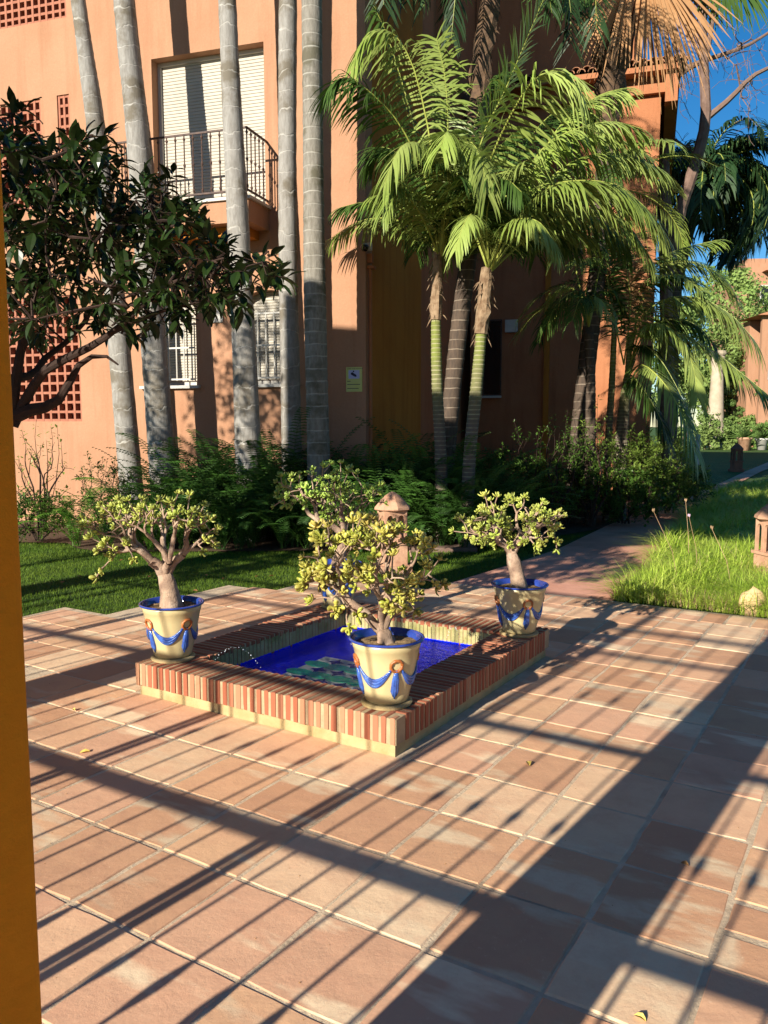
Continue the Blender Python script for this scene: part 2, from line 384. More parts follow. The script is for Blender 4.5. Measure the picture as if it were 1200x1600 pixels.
# right strip of tiles laid with shifted joints
for k in range(0, 4):
    a_ = -.4 + U(0,.2)
    while a_ < 6.6:
        l = rnd.choice((.3935,.3935,.245)); q = tm if l > .3 else th_
        if l > .3: put('tile', q[rnd.randrange(5)], root_p, (-.362+(k+.5)*LB, a_+l/2, U(-.001,.001)), (0,0,U(-.006,.006)))
        else: put('tile', tw[rnd.randrange(3)], root_p, (-.362+(k+.5)*LB, a_+l/2-.03, 0), (0,0,math.pi/2), (1, 1.03, 1))
        a_ += l if l > .3 else .195
# half-width header course at the far end
k = 0
while True:
    bc = -3.56 + k*LB/2*1.02
    if bc > 2.2: break
    put('tile', tw[rnd.randrange(3)], root_p, (bc, 6.90, U(-.001,.001)), (0,0,U(-.01,.01))); k += 1

# path of stamped concrete curving away to the right
left = [(690,917),(800,881),(870,858),(950,820),(980,808),(1053,781),(1099,766),(1136,750),(1163,737),(1200,722)]
right = [(968,940),(1008,903),(1030,868),(1052,838),(1075,812),(1105,789),(1136,766),(1163,750),(1190,736),(1230,722)]
vs = []
for l_, r_ in zip(left, right): vs += [gnd(*l_), gnd(*r_)]
vs[0] = ab(7.1, -3.62); vs[1] = ab(7.1, -2.02)
b = MB(); b.add([(p.x, p.y, -.004) for p in vs], [(2*i, 2*i+1, 2*i+3, 2*i+2) for i in range(len(left)-1)])
b.add([(p.x, p.y, -.06) for p in vs], [(2*i, 2*i+1, 2*i+3, 2*i+2) for i in range(len(left)-1)])
struct(b.build('path', M['path']))

# ------------------------------------------------------------------ arcade the camera stands at
root_a = thing('arcade', 'ochre plaster pillar and arches of the arcade along the near edge of the patio', 'arcade', (0,0,0), -GRID)
A0, A1 = .08, .505
pil = [(-7.50,-7.07),(-4.57,-4.145),(-1.16,-.737),(2.74,3.165),(6.6,7.03)]
for i, (b0, b1) in enumerate(pil):
    m_ = MB(); n_ = 24; r_ = .012
    m_.box(b0, b1, A0, A1, -.02, 3.25)
    o = m_.build('pillar', M['pillar'], root_a)
    bv = o.modifiers.new('bevel', 'BEVEL'); bv.width = .012; bv.segments = 3
m_ = MB()
for (p, q) in zip(pil[:-1], pil[1:]):
    x0, x1 = p[1], q[0]; cx = (x0+x1)/2; rx = (x1-x0)/2; poly = [(x0,3.25)]
    arc = [(cx - rx*math.cos(t*math.pi/20), 3.25 + 1.2*math.sin(t*math.pi/20)) for t in range(21)]
    for (xa,za),(xb,zb) in zip(arc[:-1], arc[1:]):
        m_.add([(xa,A0,za),(xb,A0,zb),(xb,A0,4.6),(xa,A0,4.6),(xa,A1,za),(xb,A1,zb),(xb,A1,4.6),(xa,A1,4.6)],
               [(0,1,2,3),(7,6,5,4),(0,4,5,1),(3,2,6,7)])
for (p, q) in pil: m_.box(p, q, A0, A1, 3.25, 4.6)
m_.build('arch_wall', M['pillar'], root_a)
m_ = MB(); m_.box(-7.50,-6.1,A0,A1,4.6,6.55); m_.box(-6.1,-4.0,A0,A1,4.6,5.45); m_.box(-4.0,7.03,A0,A1,4.6,6.9); m_.build('upper_wall', M['pillar'], root_a)

# wrought iron grille behind the arches
root_g = thing('iron_grille', 'dark iron grille fence with knuckled bars standing in the arches behind the camera', 'fence', (0,0,0), -GRID)
AF = -.06
bar = MB(); bar.tube([(0,0,0),(0,0,2.9)], .0085, 6)
for zz, L_ in ((.62,.11),(1.2,.07),(1.84,.07)):
    bar.lathe([(.0085,-L_/2),(.016,-L_/4),(.02,0),(.016,L_/4),(.0085,L_/2)], 8, (0,0,zz))
bar_me = bar.mesh('bar', M['iron'])
x = -7.0; nb = 0
while x < 6.9:
    d_ = abs(x)
    if not any(p-.01 < x < q+.01 for p, q in pil) and not any(abs(x-s_) < .1 for s_ in (-3.27,-2.08,-5.5,-6.6,.75,1.6)):
        put('bar', bar_me, root_g, (x, AF, .0)); nb += 1
    x += .1745
for s_ in (-3.27,-2.08,-5.5,-6.6,.75,1.6):
    for e in (-.0225, .0225):
        p_ = MB(); p_.box(s_+e-.019, s_+e+.019, AF-.02, AF+.02, 0, 2.95); p_.build('post', M['iron'], root_g)
for zz, h_ in ((.10,.03),(.955,.05),(1.555,.04),(2.21,.03),(2.50,.035),(2.9,.04)):
    r_ = MB(); r_.box(-7.1, 6.9, AF-.012, AF+.012, zz-h_/2, zz+h_/2); r_.build('rail', M['iron'], root_g)

# ------------------------------------------------------------------ apartment building (facade frame: x right, y inwards)
COR = Vector((-.253, 11.482, 0)); BR = R(-18)
bl = thing('apartment_building', 'peach stucco apartment building with shuttered balcony door and orange side wall', 'building', COR, BR)
def bp(name, m, parent=bl, **kw): return lambda b: b.build(name, m, parent, **kw)
T = .28
holes = [(-3.285,-1.486,4.60,6.815), (-3.55,-2.654,2.13,3.55), (-1.95,-1.05,2.13,3.55),
         (-7.6,-4.723,7.60,9.3), (-7.6,-5.26,4.9,6.50), (-4.953,-4.732,5.3,6.51), (-7.6,-4.72,1.60,3.55)]
xs = sorted({-10.0, 0.0} | {h[0] for h in holes} | {h[1] for h in holes}); zs = sorted({-.1, 13.0} | {h[2] for h in holes} | {h[3] for h in holes})
b = MB()
for i in range(len(zs)-1):
    run = None
    for j in range(len(xs)-1):
        cx, cz = (xs[j]+xs[j+1])/2, (zs[i]+zs[i+1])/2
        solid = not any(h[0] < cx < h[1] and h[2] < cz < h[3] for h in holes)
        if solid: run = (run[0], xs[j+1]) if run else (xs[j], xs[j+1])
        if (not solid or j == len(xs)-2) and run: b.box(run[0], run[1], 0, T, zs[i], zs[i+1]); run = None
fw = b.build('facade_wall', M['wall'], bl)
b = MB(); b.box(-10, 0, T, 2.87, -.1, 13); b.build('side_wall', M['wall2'], bl)
b = MB(); b.box(-10, -.22, 2.87, 8.5, -.1, 13); b.box(-.3, 0, 4.6, 4.9, 6, 13); b.build('rear_wall', M['wall3'], bl)  # ambient darkening along the side wall put in as a colour step
b = MB(); b.box(-10.3,.3,-.35,8.8,13,13.25); b.build('roof_slab', M['roof'], bl)
# shutters
def shutter(x0, x1, z0, z1, y, parent, pitch=.045):
    b = MB(); n = int((z1-z0)/pitch)
    prof = []
    for i in range(n):
        z = z0 + (z1-z0)*i/n; zz = z0+(z1-z0)*(i+1)/n
        prof += [(y+.006, z), (y-.004, z+(zz-z)*.12), (y-.006, z+(zz-z)*.5), (y-.002, z+(zz-z)*.9)]
    prof.append((y+.006, z1))
    vs = [(x0,p[0],p[1]) for p in prof] + [(x1,p[0],p[1]) for p in prof]; k = len(prof)
    b.add(vs, [(i, i+1+0, k+i+1, k+i)[::-1] for i in range(k-1)])
    return b.build('shutter', M['shutter'], parent)
def frame(x0, x1, z0, z1, y0, y1, t_, m_, parent, name='frame'):
    b = MB(); b.box(x0,x0+t_,y0,y1,z0,z1); b.box(x1-t_,x1,y0,y1,z0,z1); b.box(x0+t_,x1-t_,y0,y1,z1-t_,z1); b.box(x0+t_,x1-t_,y0,y1,z0,z0+t_)
    return b.build(name, m_, parent)
d = MB(); d.box(-3.285,-1.486,.235,.27,4.60,6.815); door = d.build('balcony_door', M['white'], bl)
shutter(-3.22,-1.52,4.63,6.78,.20,door); frame(-3.285,-1.486,4.602,6.813,.16,.232,.05,M['white'],door)
for (x0, x1) in ((-3.55,-2.654),(-1.95,-1.05)):
    d = MB(); d.box(x0+.002,x1-.002,.20,.25,2.13,3.55); wn = d.build('window', M['white'], bl)
    shutter(x0+.05,x1-.05,2.2,3.54,.17,wn,.04)
    cx = (x0+x1)/2; rx = (x1-x0)/2
    ar = MB(); pts = [(cx-rx*math.cos(t*math.pi/14), 3.18+.28*math.sin(t*math.pi/14)) for t in range(15)]
    for (xa,za),(xb,zb) in zip(pts[:-1],pts[1:]):
        ar.add([(xa,.004,za),(xb,.004,zb),(xb,.004,3.56),(xa,.004,3.56),(xa,.15,za),(xb,.15,zb)],[(0,1,2,3),(0,4,5,1)])
    ar.build('arch', M['wall'], wn)
    s_ = MB(); s_.box(x0-.06,x1+.06,-.07,.16,2.085,2.128); s_.build('sill', M['white'], wn)
    n = 7
    for i in range(n):
        xx = x0+.06+(x1-x0-.12)*i/(n-1); g = MB(); g.tube([(xx,-.03,2.2),(xx,-.03,3.16)], .011, 6); g.build('bar', M['white'], wn)
    for zz in (2.22,2.68,3.13):
        g = MB(); g.box(x0+.02,x1-.02,-.04,-.02,zz-.012,zz+.012); g.build('rail', M['white'], wn)
# lattice grilles
def lattice(x0,x1,z0,z1,cx,cz):
    bk = MB(); bk.box(x0+.002,x1-.002,.24,.27,z0,z1); L = bk.build('lattice', M['hole'], bl)
    nx = max(1, round((x1-x0)/cx)); nz = round((z1-z0)/cz); t_ = .038
    vb = MB(); vb.box(-t_/2,t_/2,.02,.12,z0+.001,z1-.001); vm = vb.mesh('bar', M['lattice'])
    hb = MB(); hb.box(x0+.001,x1-.001,.024,.116,-t_/2,t_/2); hm = hb.mesh('slat', M['lattice'])
    for i in range(nx+1): put('bar', vm, L, (min(max(x0+(x1-x0)*i/nx, x0+t_/2), x1-t_/2), 0, 0))
    for i in range(nz+1): put('slat', hm, L, (0, 0, min(max(z0+(z1-z0)*i/nz, z0+t_/2), z1-t_/2)))
lattice(-7.6,-4.723,7.60,9.3,.125,.125); lattice(-7.6,-5.26,4.9,6.50,.13,.155); lattice(-4.953,-4.732,5.3,6.51,.11,.15); lattice(-7.6,-4.72,1.60,3.55,.15,.15)
# balcony
b = MB(); b.box(-3.56,-1.44,-.60,0,4.27,4.56); bal = b.build('balcony', M['wall'], bl)
b = MB(); b.box(-3.60,-1.40,-.64,0,4.561,4.60); b.build('floor_slab', M['white'], bal)
b = MB(); b.box(-3.4,-1.6,-.4,0,4.15,4.268); b.build('corbel', M['wall2'], bal)
def barp(z0, z1, rr=.009):
    q = MB(); q.tube([(0,0,z0),(0,0,z1)], rr, 6); zm = z0+(z1-z0)*.5
    for zc, L_ in ((zm,.06),(z0+.05,.05),(z1-.05,.05)): q.lathe([(rr,-L_/2),(.02,0),(rr,L_/2)], 8, (0,0,zc))
    return q.mesh('baluster', M['iron'])
bm_ = barp(4.68, 5.47)
for i in range(16): put('baluster', bm_, bal, (-3.50+2.04*i/15, -.60, 0))
for sx in (-3.50,-1.46):
    for i in range(1,5): put('baluster', bm_, bal, (sx, -.60+.60*i/5, 0))
for z_ in (4.68, 5.48):
    for bx in ((-3.51,-1.45,-.612,-.588),(-3.512,-3.488,-.587,0),(-1.472,-1.448,-.587,0)):
        q = MB(); q.box(bx[0],bx[1],bx[2],bx[3],z_-.012,z_+.012); q.build('handrail' if z_ > 5 else 'bottom_rail', M['iron'], bal)
for bx in (-3.46,-2.48,-1.5):
    q = MB(); q.box(bx-.012,bx+.012,-.61,-.585,4.60,4.67); q.build('foot', M['iron'], bal)

# lower wing set back on the right, with tiled eave and taller block behind it
wg = thing('building_wing', 'shade toned wing of the house with clay tiled eave behind the palms', 'building', COR, BR)
WY = 6.88
b = MB(); b.box(0,3.756,WY,12.5,-.1,8.0); b.build('wing_wall', M['wall3'], wg)
b = MB(); b.box(-.2,3.2,8.05,12.4,8.0,11.3); b.build('upper_wall', M['wall3'], wg)
b = MB(); b.box(1.59,1.70,WY-.07,WY,-.1,7.6); b.build('wall_pilaster', M['wall2'], wg)  # projecting pilaster; reflected light on it is put into the brighter orange
b = MB(); b.box(0,3.83,WY-.12,12.55,8.0,8.30); b.build('cornice', M['wall3'], wg)
b = MB(); b.box(3.83,4.06,WY-.30,12.5,7.75,8.30); b.build('end_beam', M['wall3'], wg)
b = MB(); b.box(0,4.10,WY-.42,12.6,8.30,8.40); b.build('eave_board', M['wall3'], wg)
tl = MB()
for i in range(9):
    an = math.pi*i/8
    pass
arc = [( .085*math.cos(math.pi*i/8), .075*math.sin(math.pi*i/8)) for i in range(9)]
vs = [(x_, 0, z_) for x_, z_ in arc] + [(x_*.8, 0, z_*.75) for x_, z_ in arc] + [(x_*.82, 1.5, z_*.8+.42) for x_, z_ in arc]
tl.add(vs, [(i,i+1,19+i,18+i)[::-1] for i in range(8)] + [(i,i+9,i+10,i+1) for i in range(8)] )
tlm = tl.mesh('roof_tile', M['roof'])
for i in range(20): put('roof_tile', tlm, wg, (.15+i*.21, WY-.46, 8.42))
for i in range(20): put('roof_tile', tlm, wg, (.045+i*.21, WY-.44, 8.50), (0, math.pi, 0), (.9,1,1)).scale = (.9,1,-.6)
b = MB(); b.add([(0,WY-.4,8.402),(4.2,WY-.4,8.402),(4.2,8.3,8.86),(0,8.3,8.86)], [(0,1,2,3)]); b.build('roof_bed', M['roof'], wg)
d = MB(); d.box(.315,.666,WY-.03,WY-.004,2.2,3.75); wn = d.build('window', M['dark'], wg)
frame(.29,.69,2.17,3.78,WY-.05,WY-.031,.025,M['iron'],wn); d = MB(); d.box(.28,.70,WY-.10,WY-.051,2.12,2.168); d.build('sill', M['white'], wn)
d = MB(); d.box(.76,1.02,WY-.08,WY-.003,3.50,3.76); d.build('vent_box', M['white'], wg)  # vent box on the wing wall

# sign, plaque, security camera
sg = thing('warning_sign', 'yellow video surveillance sign with a camera pictogram on the wall corner', 'sign', COR, BR)
m_sy = mat('sign_yellow', (.50,.56,.16), (.56,.58,.22), 3, .4); m_sb = mat('sign_lilac', (.42,.46,.72), rough=.4); m_sk = mat('sign_ink', (.01,.015,.05), rough=.4)
b = MB(); b.box(-.286,-.051,-.012,-.002,2.004,2.343); b.build('panel', m_sy, sg)
b = MB(); b.box(-.250,-.088,-.0135,-.0122,2.185,2.302); b.build('picture_field', m_sb, sg)
b = MB(); b.prism([(-.215,2.262),(-.195,2.275),(-.135,2.236),(-.128,2.215),(-.145,2.208),(-.16,2.213),(-.21,2.24)], -.0155, -.0138)
b.prism([(-.185,2.275),(-.165,2.275),(-.165,2.295),(-.185,2.295)], -.0155, -.0138); b.build('camera_symbol', m_sk, sg)
def text(s, x, z, size, y, m_, parent):
    cu = bpy.data.curves.new('lettering', 'FONT'); cu.body = s; cu.size = size; cu.extrude = .0004; cu.resolution_u = 2
    o = bpy.data.objects.new('tmp', cu); col.objects.link(o); dg = bpy.context.evaluated_depsgraph_get()
    me = bpy.data.meshes.new_from_object(o.evaluated_get(dg)); bpy.data.objects.remove(o)
    me.materials.clear(); me.materials.append(m_)
    return put('lettering', me, parent, (x, y, z), (math.pi/2, 0, 0))
text('ZONA VIDEOVIGILADA', -.272, 2.316, .0225, -.0128, m_sk, sg)
for z_, w_ in ((2.15,.05),(2.105,.19),(2.05,.17)):
    b = MB(); b.box(-.270,-.270+w_,-.0132,-.0122,z_-.004,z_+.004); b.build('text_line', m_sk, sg)
pq = thing('wall_plaque', 'small white square plaque between the two barred windows', 'plaque', COR, BR)
b = MB(); b.box(-2.42,-2.20,-.02,-.002,3.04,3.26); b.build('panel', M['white'], pq); frame(-2.43,-2.19,3.03,3.27,-.026,-.0205,.015,M['shutter'],pq)
sc_ = thing('security_camera', 'dark security camera on a white bracket at the building corner', 'camera', COR, BR)
b = MB(); b.box(-.03,.10,-.05,-.003,3.90,4.0); b.build('bracket', M['white'], sc_)
b = MB(); b.lathe([(0,-.05),(.035,-.045),(.055,0),(.05,.03),(0,.045)], 16, (.02,-.09,3.93)); b.build('housing', M['dark'], sc_, True)
cd = thing('conduit_pipe', 'thin painted conduit running down the corner below the camera', 'pipe', COR, BR)
b = MB(); b.tube([(.035,.10,0),(.035,.10,3.7)], .022, 8); b.build('pipe', M['wall3'], cd)
b = MB(); b.box(.003,.10,.05,.16,3.68,3.72); b.box(.003,.07,.06,.14,3.76,3.88); b.build('junction', M['wall3'], cd)

# ------------------------------------------------------------------ fountain
ft = thing('fountain', 'low square brick fountain with cobalt blue tiled basin in the patio', 'fountain', (0,0,0), -GRID)
RW = .27; ZT = .19; ZB = .062
b = MB()
for (x0,x1,y0,y1) in ((FB0+.02,FB1-.02,FA0+.02,FA0+RW-.012),(FB0+.02,FB1-.02,FA1-RW+.012,FA1-.02),(FB0+.02,FB0+RW-.012,FA0+RW-.012,FA1-RW+.012),(FB1-RW+.012,FB1-.02,FA0+RW-.012,FA1-RW+.012)):
    b.box(x0,x1,y0,y1,-.02,ZB)
b.build('plinth', M['plinth'], ft)
b = MB(); e_ = .004
for (x0,x1,y0,y1) in ((FB0+e_,FB1-e_,FA0+e_,FA0+RW-e_),(FB0+e_,FB1-e_,FA1-RW+e_,FA1-e_),(FB0+e_,FB0+RW-e_,FA0+RW-e_,FA1-RW+e_),(FB1-RW+e_,FB1-e_,FA0+RW-e_,FA1-RW+e_)):
    b.box(x0,x1,y0,y1,ZB,ZT-e_)
b.build('mortar_joints', M['bmortar'], ft)
def brick_mesh(seed, w_=.031):
    r = random.Random(seed); q = MB(); L_ = RW; h_ = ZT-ZB; c = .004
    j = lambda: r.uniform(-.0015,.0015)
    vs = [(-w_/2+j(),-L_/2+j(),0),(w_/2+j(),-L_/2+j(),0),(w_/2+j(),L_/2+j(),0),(-w_/2+j(),L_/2+j(),0),
          (-w_/2+j(),-L_/2+j(),h_-c),(w_/2+j(),-L_/2+j(),h_-c),(w_/2+j(),L_/2+j(),h_-c),(-w_/2+j(),L_/2+j(),h_-c),
          (-w_/2+c,-L_/2+c,h_+j()),(w_/2-c,-L_/2+c,h_+j()),(w_/2-c,L_/2-c,h_+j()),(-w_/2+c,L_/2-c,h_+j())]
    q.add(vs, [(0,3,2,1),(0,1,5,4),(1,2,6,5),(2,3,7,6),(3,0,4,7),(4,5,9,8),(5,6,10,9),(6,7,11,10),(7,4,8,11),(8,9,10,11)])
    return q.mesh('brick', M['brick'])
bms = [brick_mesh(s, (.026+.0008*s)) for s in range(6)]
n = 37; p_ = (FB1-FB0)/n
for yy in (FA0+RW/2, FA1-RW/2):
    for i in range(n):
        bx_ = FB0+(i+.5)*p_; sy_ = -1 if yy < (FA0+FA1)/2 else 1
        if bx_ > FB1-.068: put('brick', bms[i%6], ft, (bx_, yy+sy_*(RW/2-.022), ZB), (0,0,0), (1,.16,1))
        else: put('brick', bms[rnd.randrange(6)], ft, (bx_, yy+U(-.003,.003), ZB+U(-.002,.001)), (0,0,U(-.012,.012)))
    for i in range(4): put('brick', bms[i], ft, (FB1-.034, yy-sy_*(RW/2-.024-i*.0475), ZB+U(-.002,.001)), (0,0,math.pi/2), (1,.25,1))
n = 31; p_ = (FA1-FA0-2*RW)/n
for xx in (FB0+RW/2, FB1-RW/2):
    for i in range(n): put('brick', bms[rnd.randrange(6)], ft, (xx+U(-.003,.003), FA0+RW+(i+.5)*p_, ZB+U(-.002,.001)), (0,0,math.pi/2+U(-.012,.012)))
# basin
ix0, ix1, iy0, iy1 = FB0+RW, FB1-RW, FA0+RW, FA1-RW
b = MB(); b.box(ix0-.01,ix1+.01,iy0-.01,iy1+.01,-.03,.004); b.build('basin_floor', M['bluetile'], ft)
b = MB(); g_ = .002
b.add([(ix0+g_,iy0+g_,-.01),(ix1-g_,iy0+g_,-.01),(ix1-g_,iy1-g_,-.01),(ix0+g_,iy1-g_,-.01),(ix0+g_,iy0+g_,ZB+.018),(ix1-g_,iy0+g_,ZB+.018),(ix1-g_,iy1-g_,ZB+.018),(ix0+g_,iy1-g_,ZB+.018)],
      [(0,4,5,1),(1,5,6,2),(2,6,7,3),(3,7,4,0)]); b.build('basin_side', M['bluetile'], ft)
b = MB()
for (xa,ya,xb,yb) in ((ix0,iy0,ix1,iy0),(ix1,iy0,ix1,iy1),(ix1,iy1,ix0,iy1),(ix0,iy1,ix0,iy0)):
    dx, dy = (xb-xa), (yb-ya); L_ = math.hypot(dx,dy); nx_, ny_ = -dy/L_*.004, dx/L_*.004; kk = 40
    for i in range(kk):
        t0, t1 = i/kk, (i+.86)/kk; z1 = ZT-.012-U(0,.02)
        b.add([(xa+dx*t0+nx_,ya+dy*t0+ny_,ZB+.012),(xa+dx*t1+nx_,ya+dy*t1+ny_,ZB+.012),(xa+dx*t1+nx_,ya+dy*t1+ny_,z1),(xa+dx*t0+nx_,ya+dy*t0+ny_,z1)],[(0,3,2,1)])
stuff(b.build('lime_crust', M['algae'], ft))
# mosaic on the basin floor
cxm, cym = (ix0+ix1)/2-.02, (iy0+iy1)/2-.18
b = MB(); b.box(cxm-.36,cxm+.36,cym-.36,cym+.36,.0041,.008); b.build('grout_bed', M['grout'], ft)
lens = [( .10*math.cos(t), .056*math.sin(t)) for t in [k*math.pi/6 for k in range(12)]]
lm = MB(); lm.add([(x_,y_,.002) for x_,y_ in lens]+[(x_,y_,-.002) for x_,y_ in lens], [tuple(range(12))]+[(i,i+12,(i+1)%12+12,(i+1)%12)[::-1] for i in range(12)])
gme = lm.mesh('mosaic_tile', M['greentile'])
star = [((.062 if k%2==0 else .028)*math.cos(k*math.pi/4), (.062 if k%2==0 else .028)*math.sin(k*math.pi/4)) for k in range(8)]
lm = MB(); lm.add([(x_,y_,.002) for x_,y_ in star]+[(x_,y_,-.002) for x_,y_ in star], [tuple(range(8))]+[(i,i+8,(i+1)%8+8,(i+1)%8)[::-1] for i in range(8)])
nme = lm.mesh('mosaic_tile', M['navytile'])
for i in range(-2,3):
    for j in range(-3,4):
        xx, yy = cxm+i*.15+(.075 if j%2 else 0), cym+j*.095
        if abs(xx-cxm) > .30 or abs(yy-cym) > .30: continue
        put('mosaic_tile', gme if j%2==0 else nme, ft, (xx,yy,.0085), (0,0,U(-.08,.08)))
b = MB(); kk = 2; b.add([(ix0+.003,iy0+.003,.066),(ix1-.003,iy0+.003,.066),(ix1-.003,iy1-.003,.066),(ix0+.003,iy1-.003,.066)],[(0,1,2,3)]); b.build('water_surface', M['water'], ft)
# water jets of separate drops
dm = MB(); dm.lathe([(0,-.004),(.003,-.002),(.003,.002),(0,.005)], 6)
def jet(label, p0, p1, h, n=22):
    p0, p1 = Vector(p0), Vector(p1); b = MB()
    for i in range(n):
        t = (i+U(-.3,.3))/n; p = p0.lerp(p1, t); p.z = p0.z + (p1.z-p0.z)*t + 4*h*t*(1-t); s_ = U(.0014,.0034)
        p += Vector((U(-.006,.006),U(-.006,.006),U(-.004,.004)))
        b.lathe([(0,-s_),(s_*.9,-s_*.4),(s_*.9,s_*.5),(0,s_)], 6, p)
    o = b.build('water_jet', M['drop']); tag(o, label, 'water jet', 'water jets of the fountain'); return o
jet('thin arc of drops beside the left potted jade plant', ab(3.50,-3.33,.16), ab(3.72,-3.16,.07), .11)
jet('thin arc of drops in front of the right hand pot', ab(4.70,-2.42,.13), ab(4.55,-2.20,.07), .15)
jet('splash of drops near the far pot at the back corner', ab(4.62,-3.12,.13), ab(4.45,-3.0,.07), .04)

# ------------------------------------------------------------------ glazed pots
def make_pot(label, a, b_, ang, dark=False):
    p = ab(a, b_, ZT)
    t = thing('flower_pot', label, 'flower pot', p, ang, 'glazed pots on the fountain corners')
    q = MB(); q.lathe([(0,.001),(.125,.001),(.128,.012),(.118,.018),(0,.018)], 28); q.build('foot_pad', M['plinth'] if not dark else M['bmortar'], t)
    q = MB(); q.lathe([(.0,.019),(.098,.019),(.106,.026),(.112,.05),(.122,.09),(.137,.16),(.152,.23),(.163,.285),(.166,.288),(.168,.30),(.175,.325),(.160,.325),(.150,.27),(.0,.26)], 40)
    q.build('body', M['pot'], t, True)
    q = MB(); pr = [(.179+.008*math.cos(k*math.pi/4), .328+.0065*math.sin(k*math.pi/4)) for k in range(9)]
    q.lathe(pr, 40); q.lathe([(.168,.332),(.156,.325),(.152,.29)], 40); q.build('rim', M['rimblue'], t, True)
    q = MB(); 
    n = 20; vs = [(0,0,.305)]
    for rr in (.07,.12,.155):
        for k in range(n): an = 2*math.pi*k/n; vs.append((rr*math.cos(an), rr*math.sin(an), .303+U(-.006,.008)-(.004 if rr>.15 else 0)))
    fs = [(0,1+k,1+(k+1)%n) for k in range(n)]+[(1+r0*n+k,1+(r0+1)*n+k,1+(r0+1)*n+(k+1)%n,1+r0*n+(k+1)%n) for r0 in (0,1) for k in range(n)]
    q.add(vs, fs); q.build('soil', M['soil'], t)
    def rad(z): return .104+(z-.02)*.225
    def surf(an, z, o=0.004): r_ = rad(z)+o; return Vector((r_*math.cos(an), r_*math.sin(an), z))
    def P(an, z, o=.004): return surf(an, z, o)
    for k in range(4):
        a0 = k*math.pi/2; zc = .225
        q = MB(); pts = [P(a0+.19*math.cos(s*math.pi/8), zc+.028*math.sin(s*math.pi/8)) for s in range(17)]
        q.tube(pts, .0075, 6, False, rfun=lambda i,j: 1.0+(.25 if i%2 else -.1)); q.build('wreath', M['wreath'], t, True)
        q = MB()     # tassel of gathered cloth
        for off in (-.045,0,.045):
            q.tube([P(a0+off*.3, zc-.022), P(a0+off*1.1, zc-.07), P(a0+off*1.6, zc-.13), P(a0+off*1.1, zc-.158-(.012 if off==0 else 0))], [.006,.011,.013,.004], 6)
        q.build('tassel', M['potblue'], t, True)
        q = MB()     # swag between two wreaths
        for fo, th2 in ((0,.009),(.015,.011),(.030,.010)):
            pts = []
            for s in range(13):
                u_ = s/12; an = a0+.15+(math.pi/2-.30)*u_; z_ = zc-.012-(.066+fo)*math.sin(math.pi*u_)**.85
                pts.append(P(an, z_))
            q.tube(pts, [th2*(.35+.65*math.sin(math.pi*min(max(s/12,.06),.94))) for s in range(13)], 6)
        q.build('swag', M['potblue'], t, True)
    return t, p
POTS = {}
# facing angle: direction towards the camera is about -90 deg
POTS['left'] = make_pot('left cream and blue glazed pot on the left corner of the fountain', 3.34, -3.51, R(-75+32))
POTS['front'] = make_pot('front cream and blue glazed pot on the nearest corner of the fountain', 3.335, -2.04, R(-91+19))
POTS['right'] = make_pot('right cream pot with leaf shadows on the right corner of the fountain', 4.93, -2.00, R(-99.5+21))
POTS['back'] = make_pot('rear shaded glazed pot on the far corner of the fountain', 4.97, -3.47, R(-86+40))

# ------------------------------------------------------------------ generic branching
def grow(mb, p, targets, r, d, tips, tipr=.004, jit=.1, minr=.003, n=6, frac=.42):
    if len(targets) == 0: return
    if len(targets) == 1:
        q = targets[0]; m1 = p.lerp(q, .5) + Vector((U(-1,1),U(-1,1),U(-.3,1)))*jit*(q-p).length*.8
        mb.tube([p, m1, q], [r, (r+tipr)/2, tipr], n, False); tips.append((q, (q-m1).normalized())); return
    c = sum(targets, Vector())/len(targets)
    node = p.lerp(c, frac*U(.8,1.2)) + Vector((U(-1,1),U(-1,1),U(-1,1)))*jit*(c-p).length
    mid = p.lerp(node, .5) + d*(node-p).length*.15 + Vector((U(-1,1),U(-1,1),U(-1,1)))*jit*.5*(node-p).length
    # split along the axis of largest spread seen from the node
    vs = [(t-node) for t in targets]; best = None
    arr = np.array([v[:] for v in vs]); arr = arr-arr.mean(0); _, _, vt = np.linalg.svd(arr, full_matrices=False)
    key = arr@vt[0]; order = np.argsort(key); h = len(order)//2
    h = max(1, min(len(order)-1, int(len(order)*U(.38,.62))))
    A_, B_ = [targets[i] for i in order[:h]], [targets[i] for i in order[h:]]
    rn = max(minr, r*.86)
    mb.tube([p, mid, node], [r, (r+rn)/2, rn], n, False)
    dn = (node-mid).normalized()
    for S in (A_, B_):
        rs = max(minr, rn*(len(S)/len(targets))**.45); grow(mb, node, S, rs, dn, tips, tipr, jit, minr, n, frac)

def jleaf(b, base, d, up, L, w_):
    "fleshy spoon shaped leaf: closed lens of few faces"
    s = d.cross(up).normalized(); nn = s.cross(d).normalized()
    pr = [(0,.18,0),(.35,.62,-.03),(.7,1.0,0),(.92,.62,.10)]
    vs = [base]
    for t, ww, lift in pr:
        c = base + d*(L*t) + nn*(L*(lift+.12*t*t)); th = .16*w_*(1 if t<.9 else .5)
        vs += [c - s*(w_/2*ww), c + nn*th, c + s*(w_/2*ww), c - nn*th]
    vs.append(base + d*L + nn*(L*.2))
    fs = []
    for k in range(4):
        if k == 0: fs += [(0,1+j,1+(j+1)%4) for j in range(4)]
        else:
            o0, o1 = 1+4*(k-1), 1+4*k
            fs += [(o0+j,o1+j,o1+(j+1)%4,o0+(j+1)%4) for j in range(4)]
    e = 13; last = len(vs)-1
    fs += [(e+j,last,e+(j+1)%4) for j in range(4)]
    b.add(vs, fs)
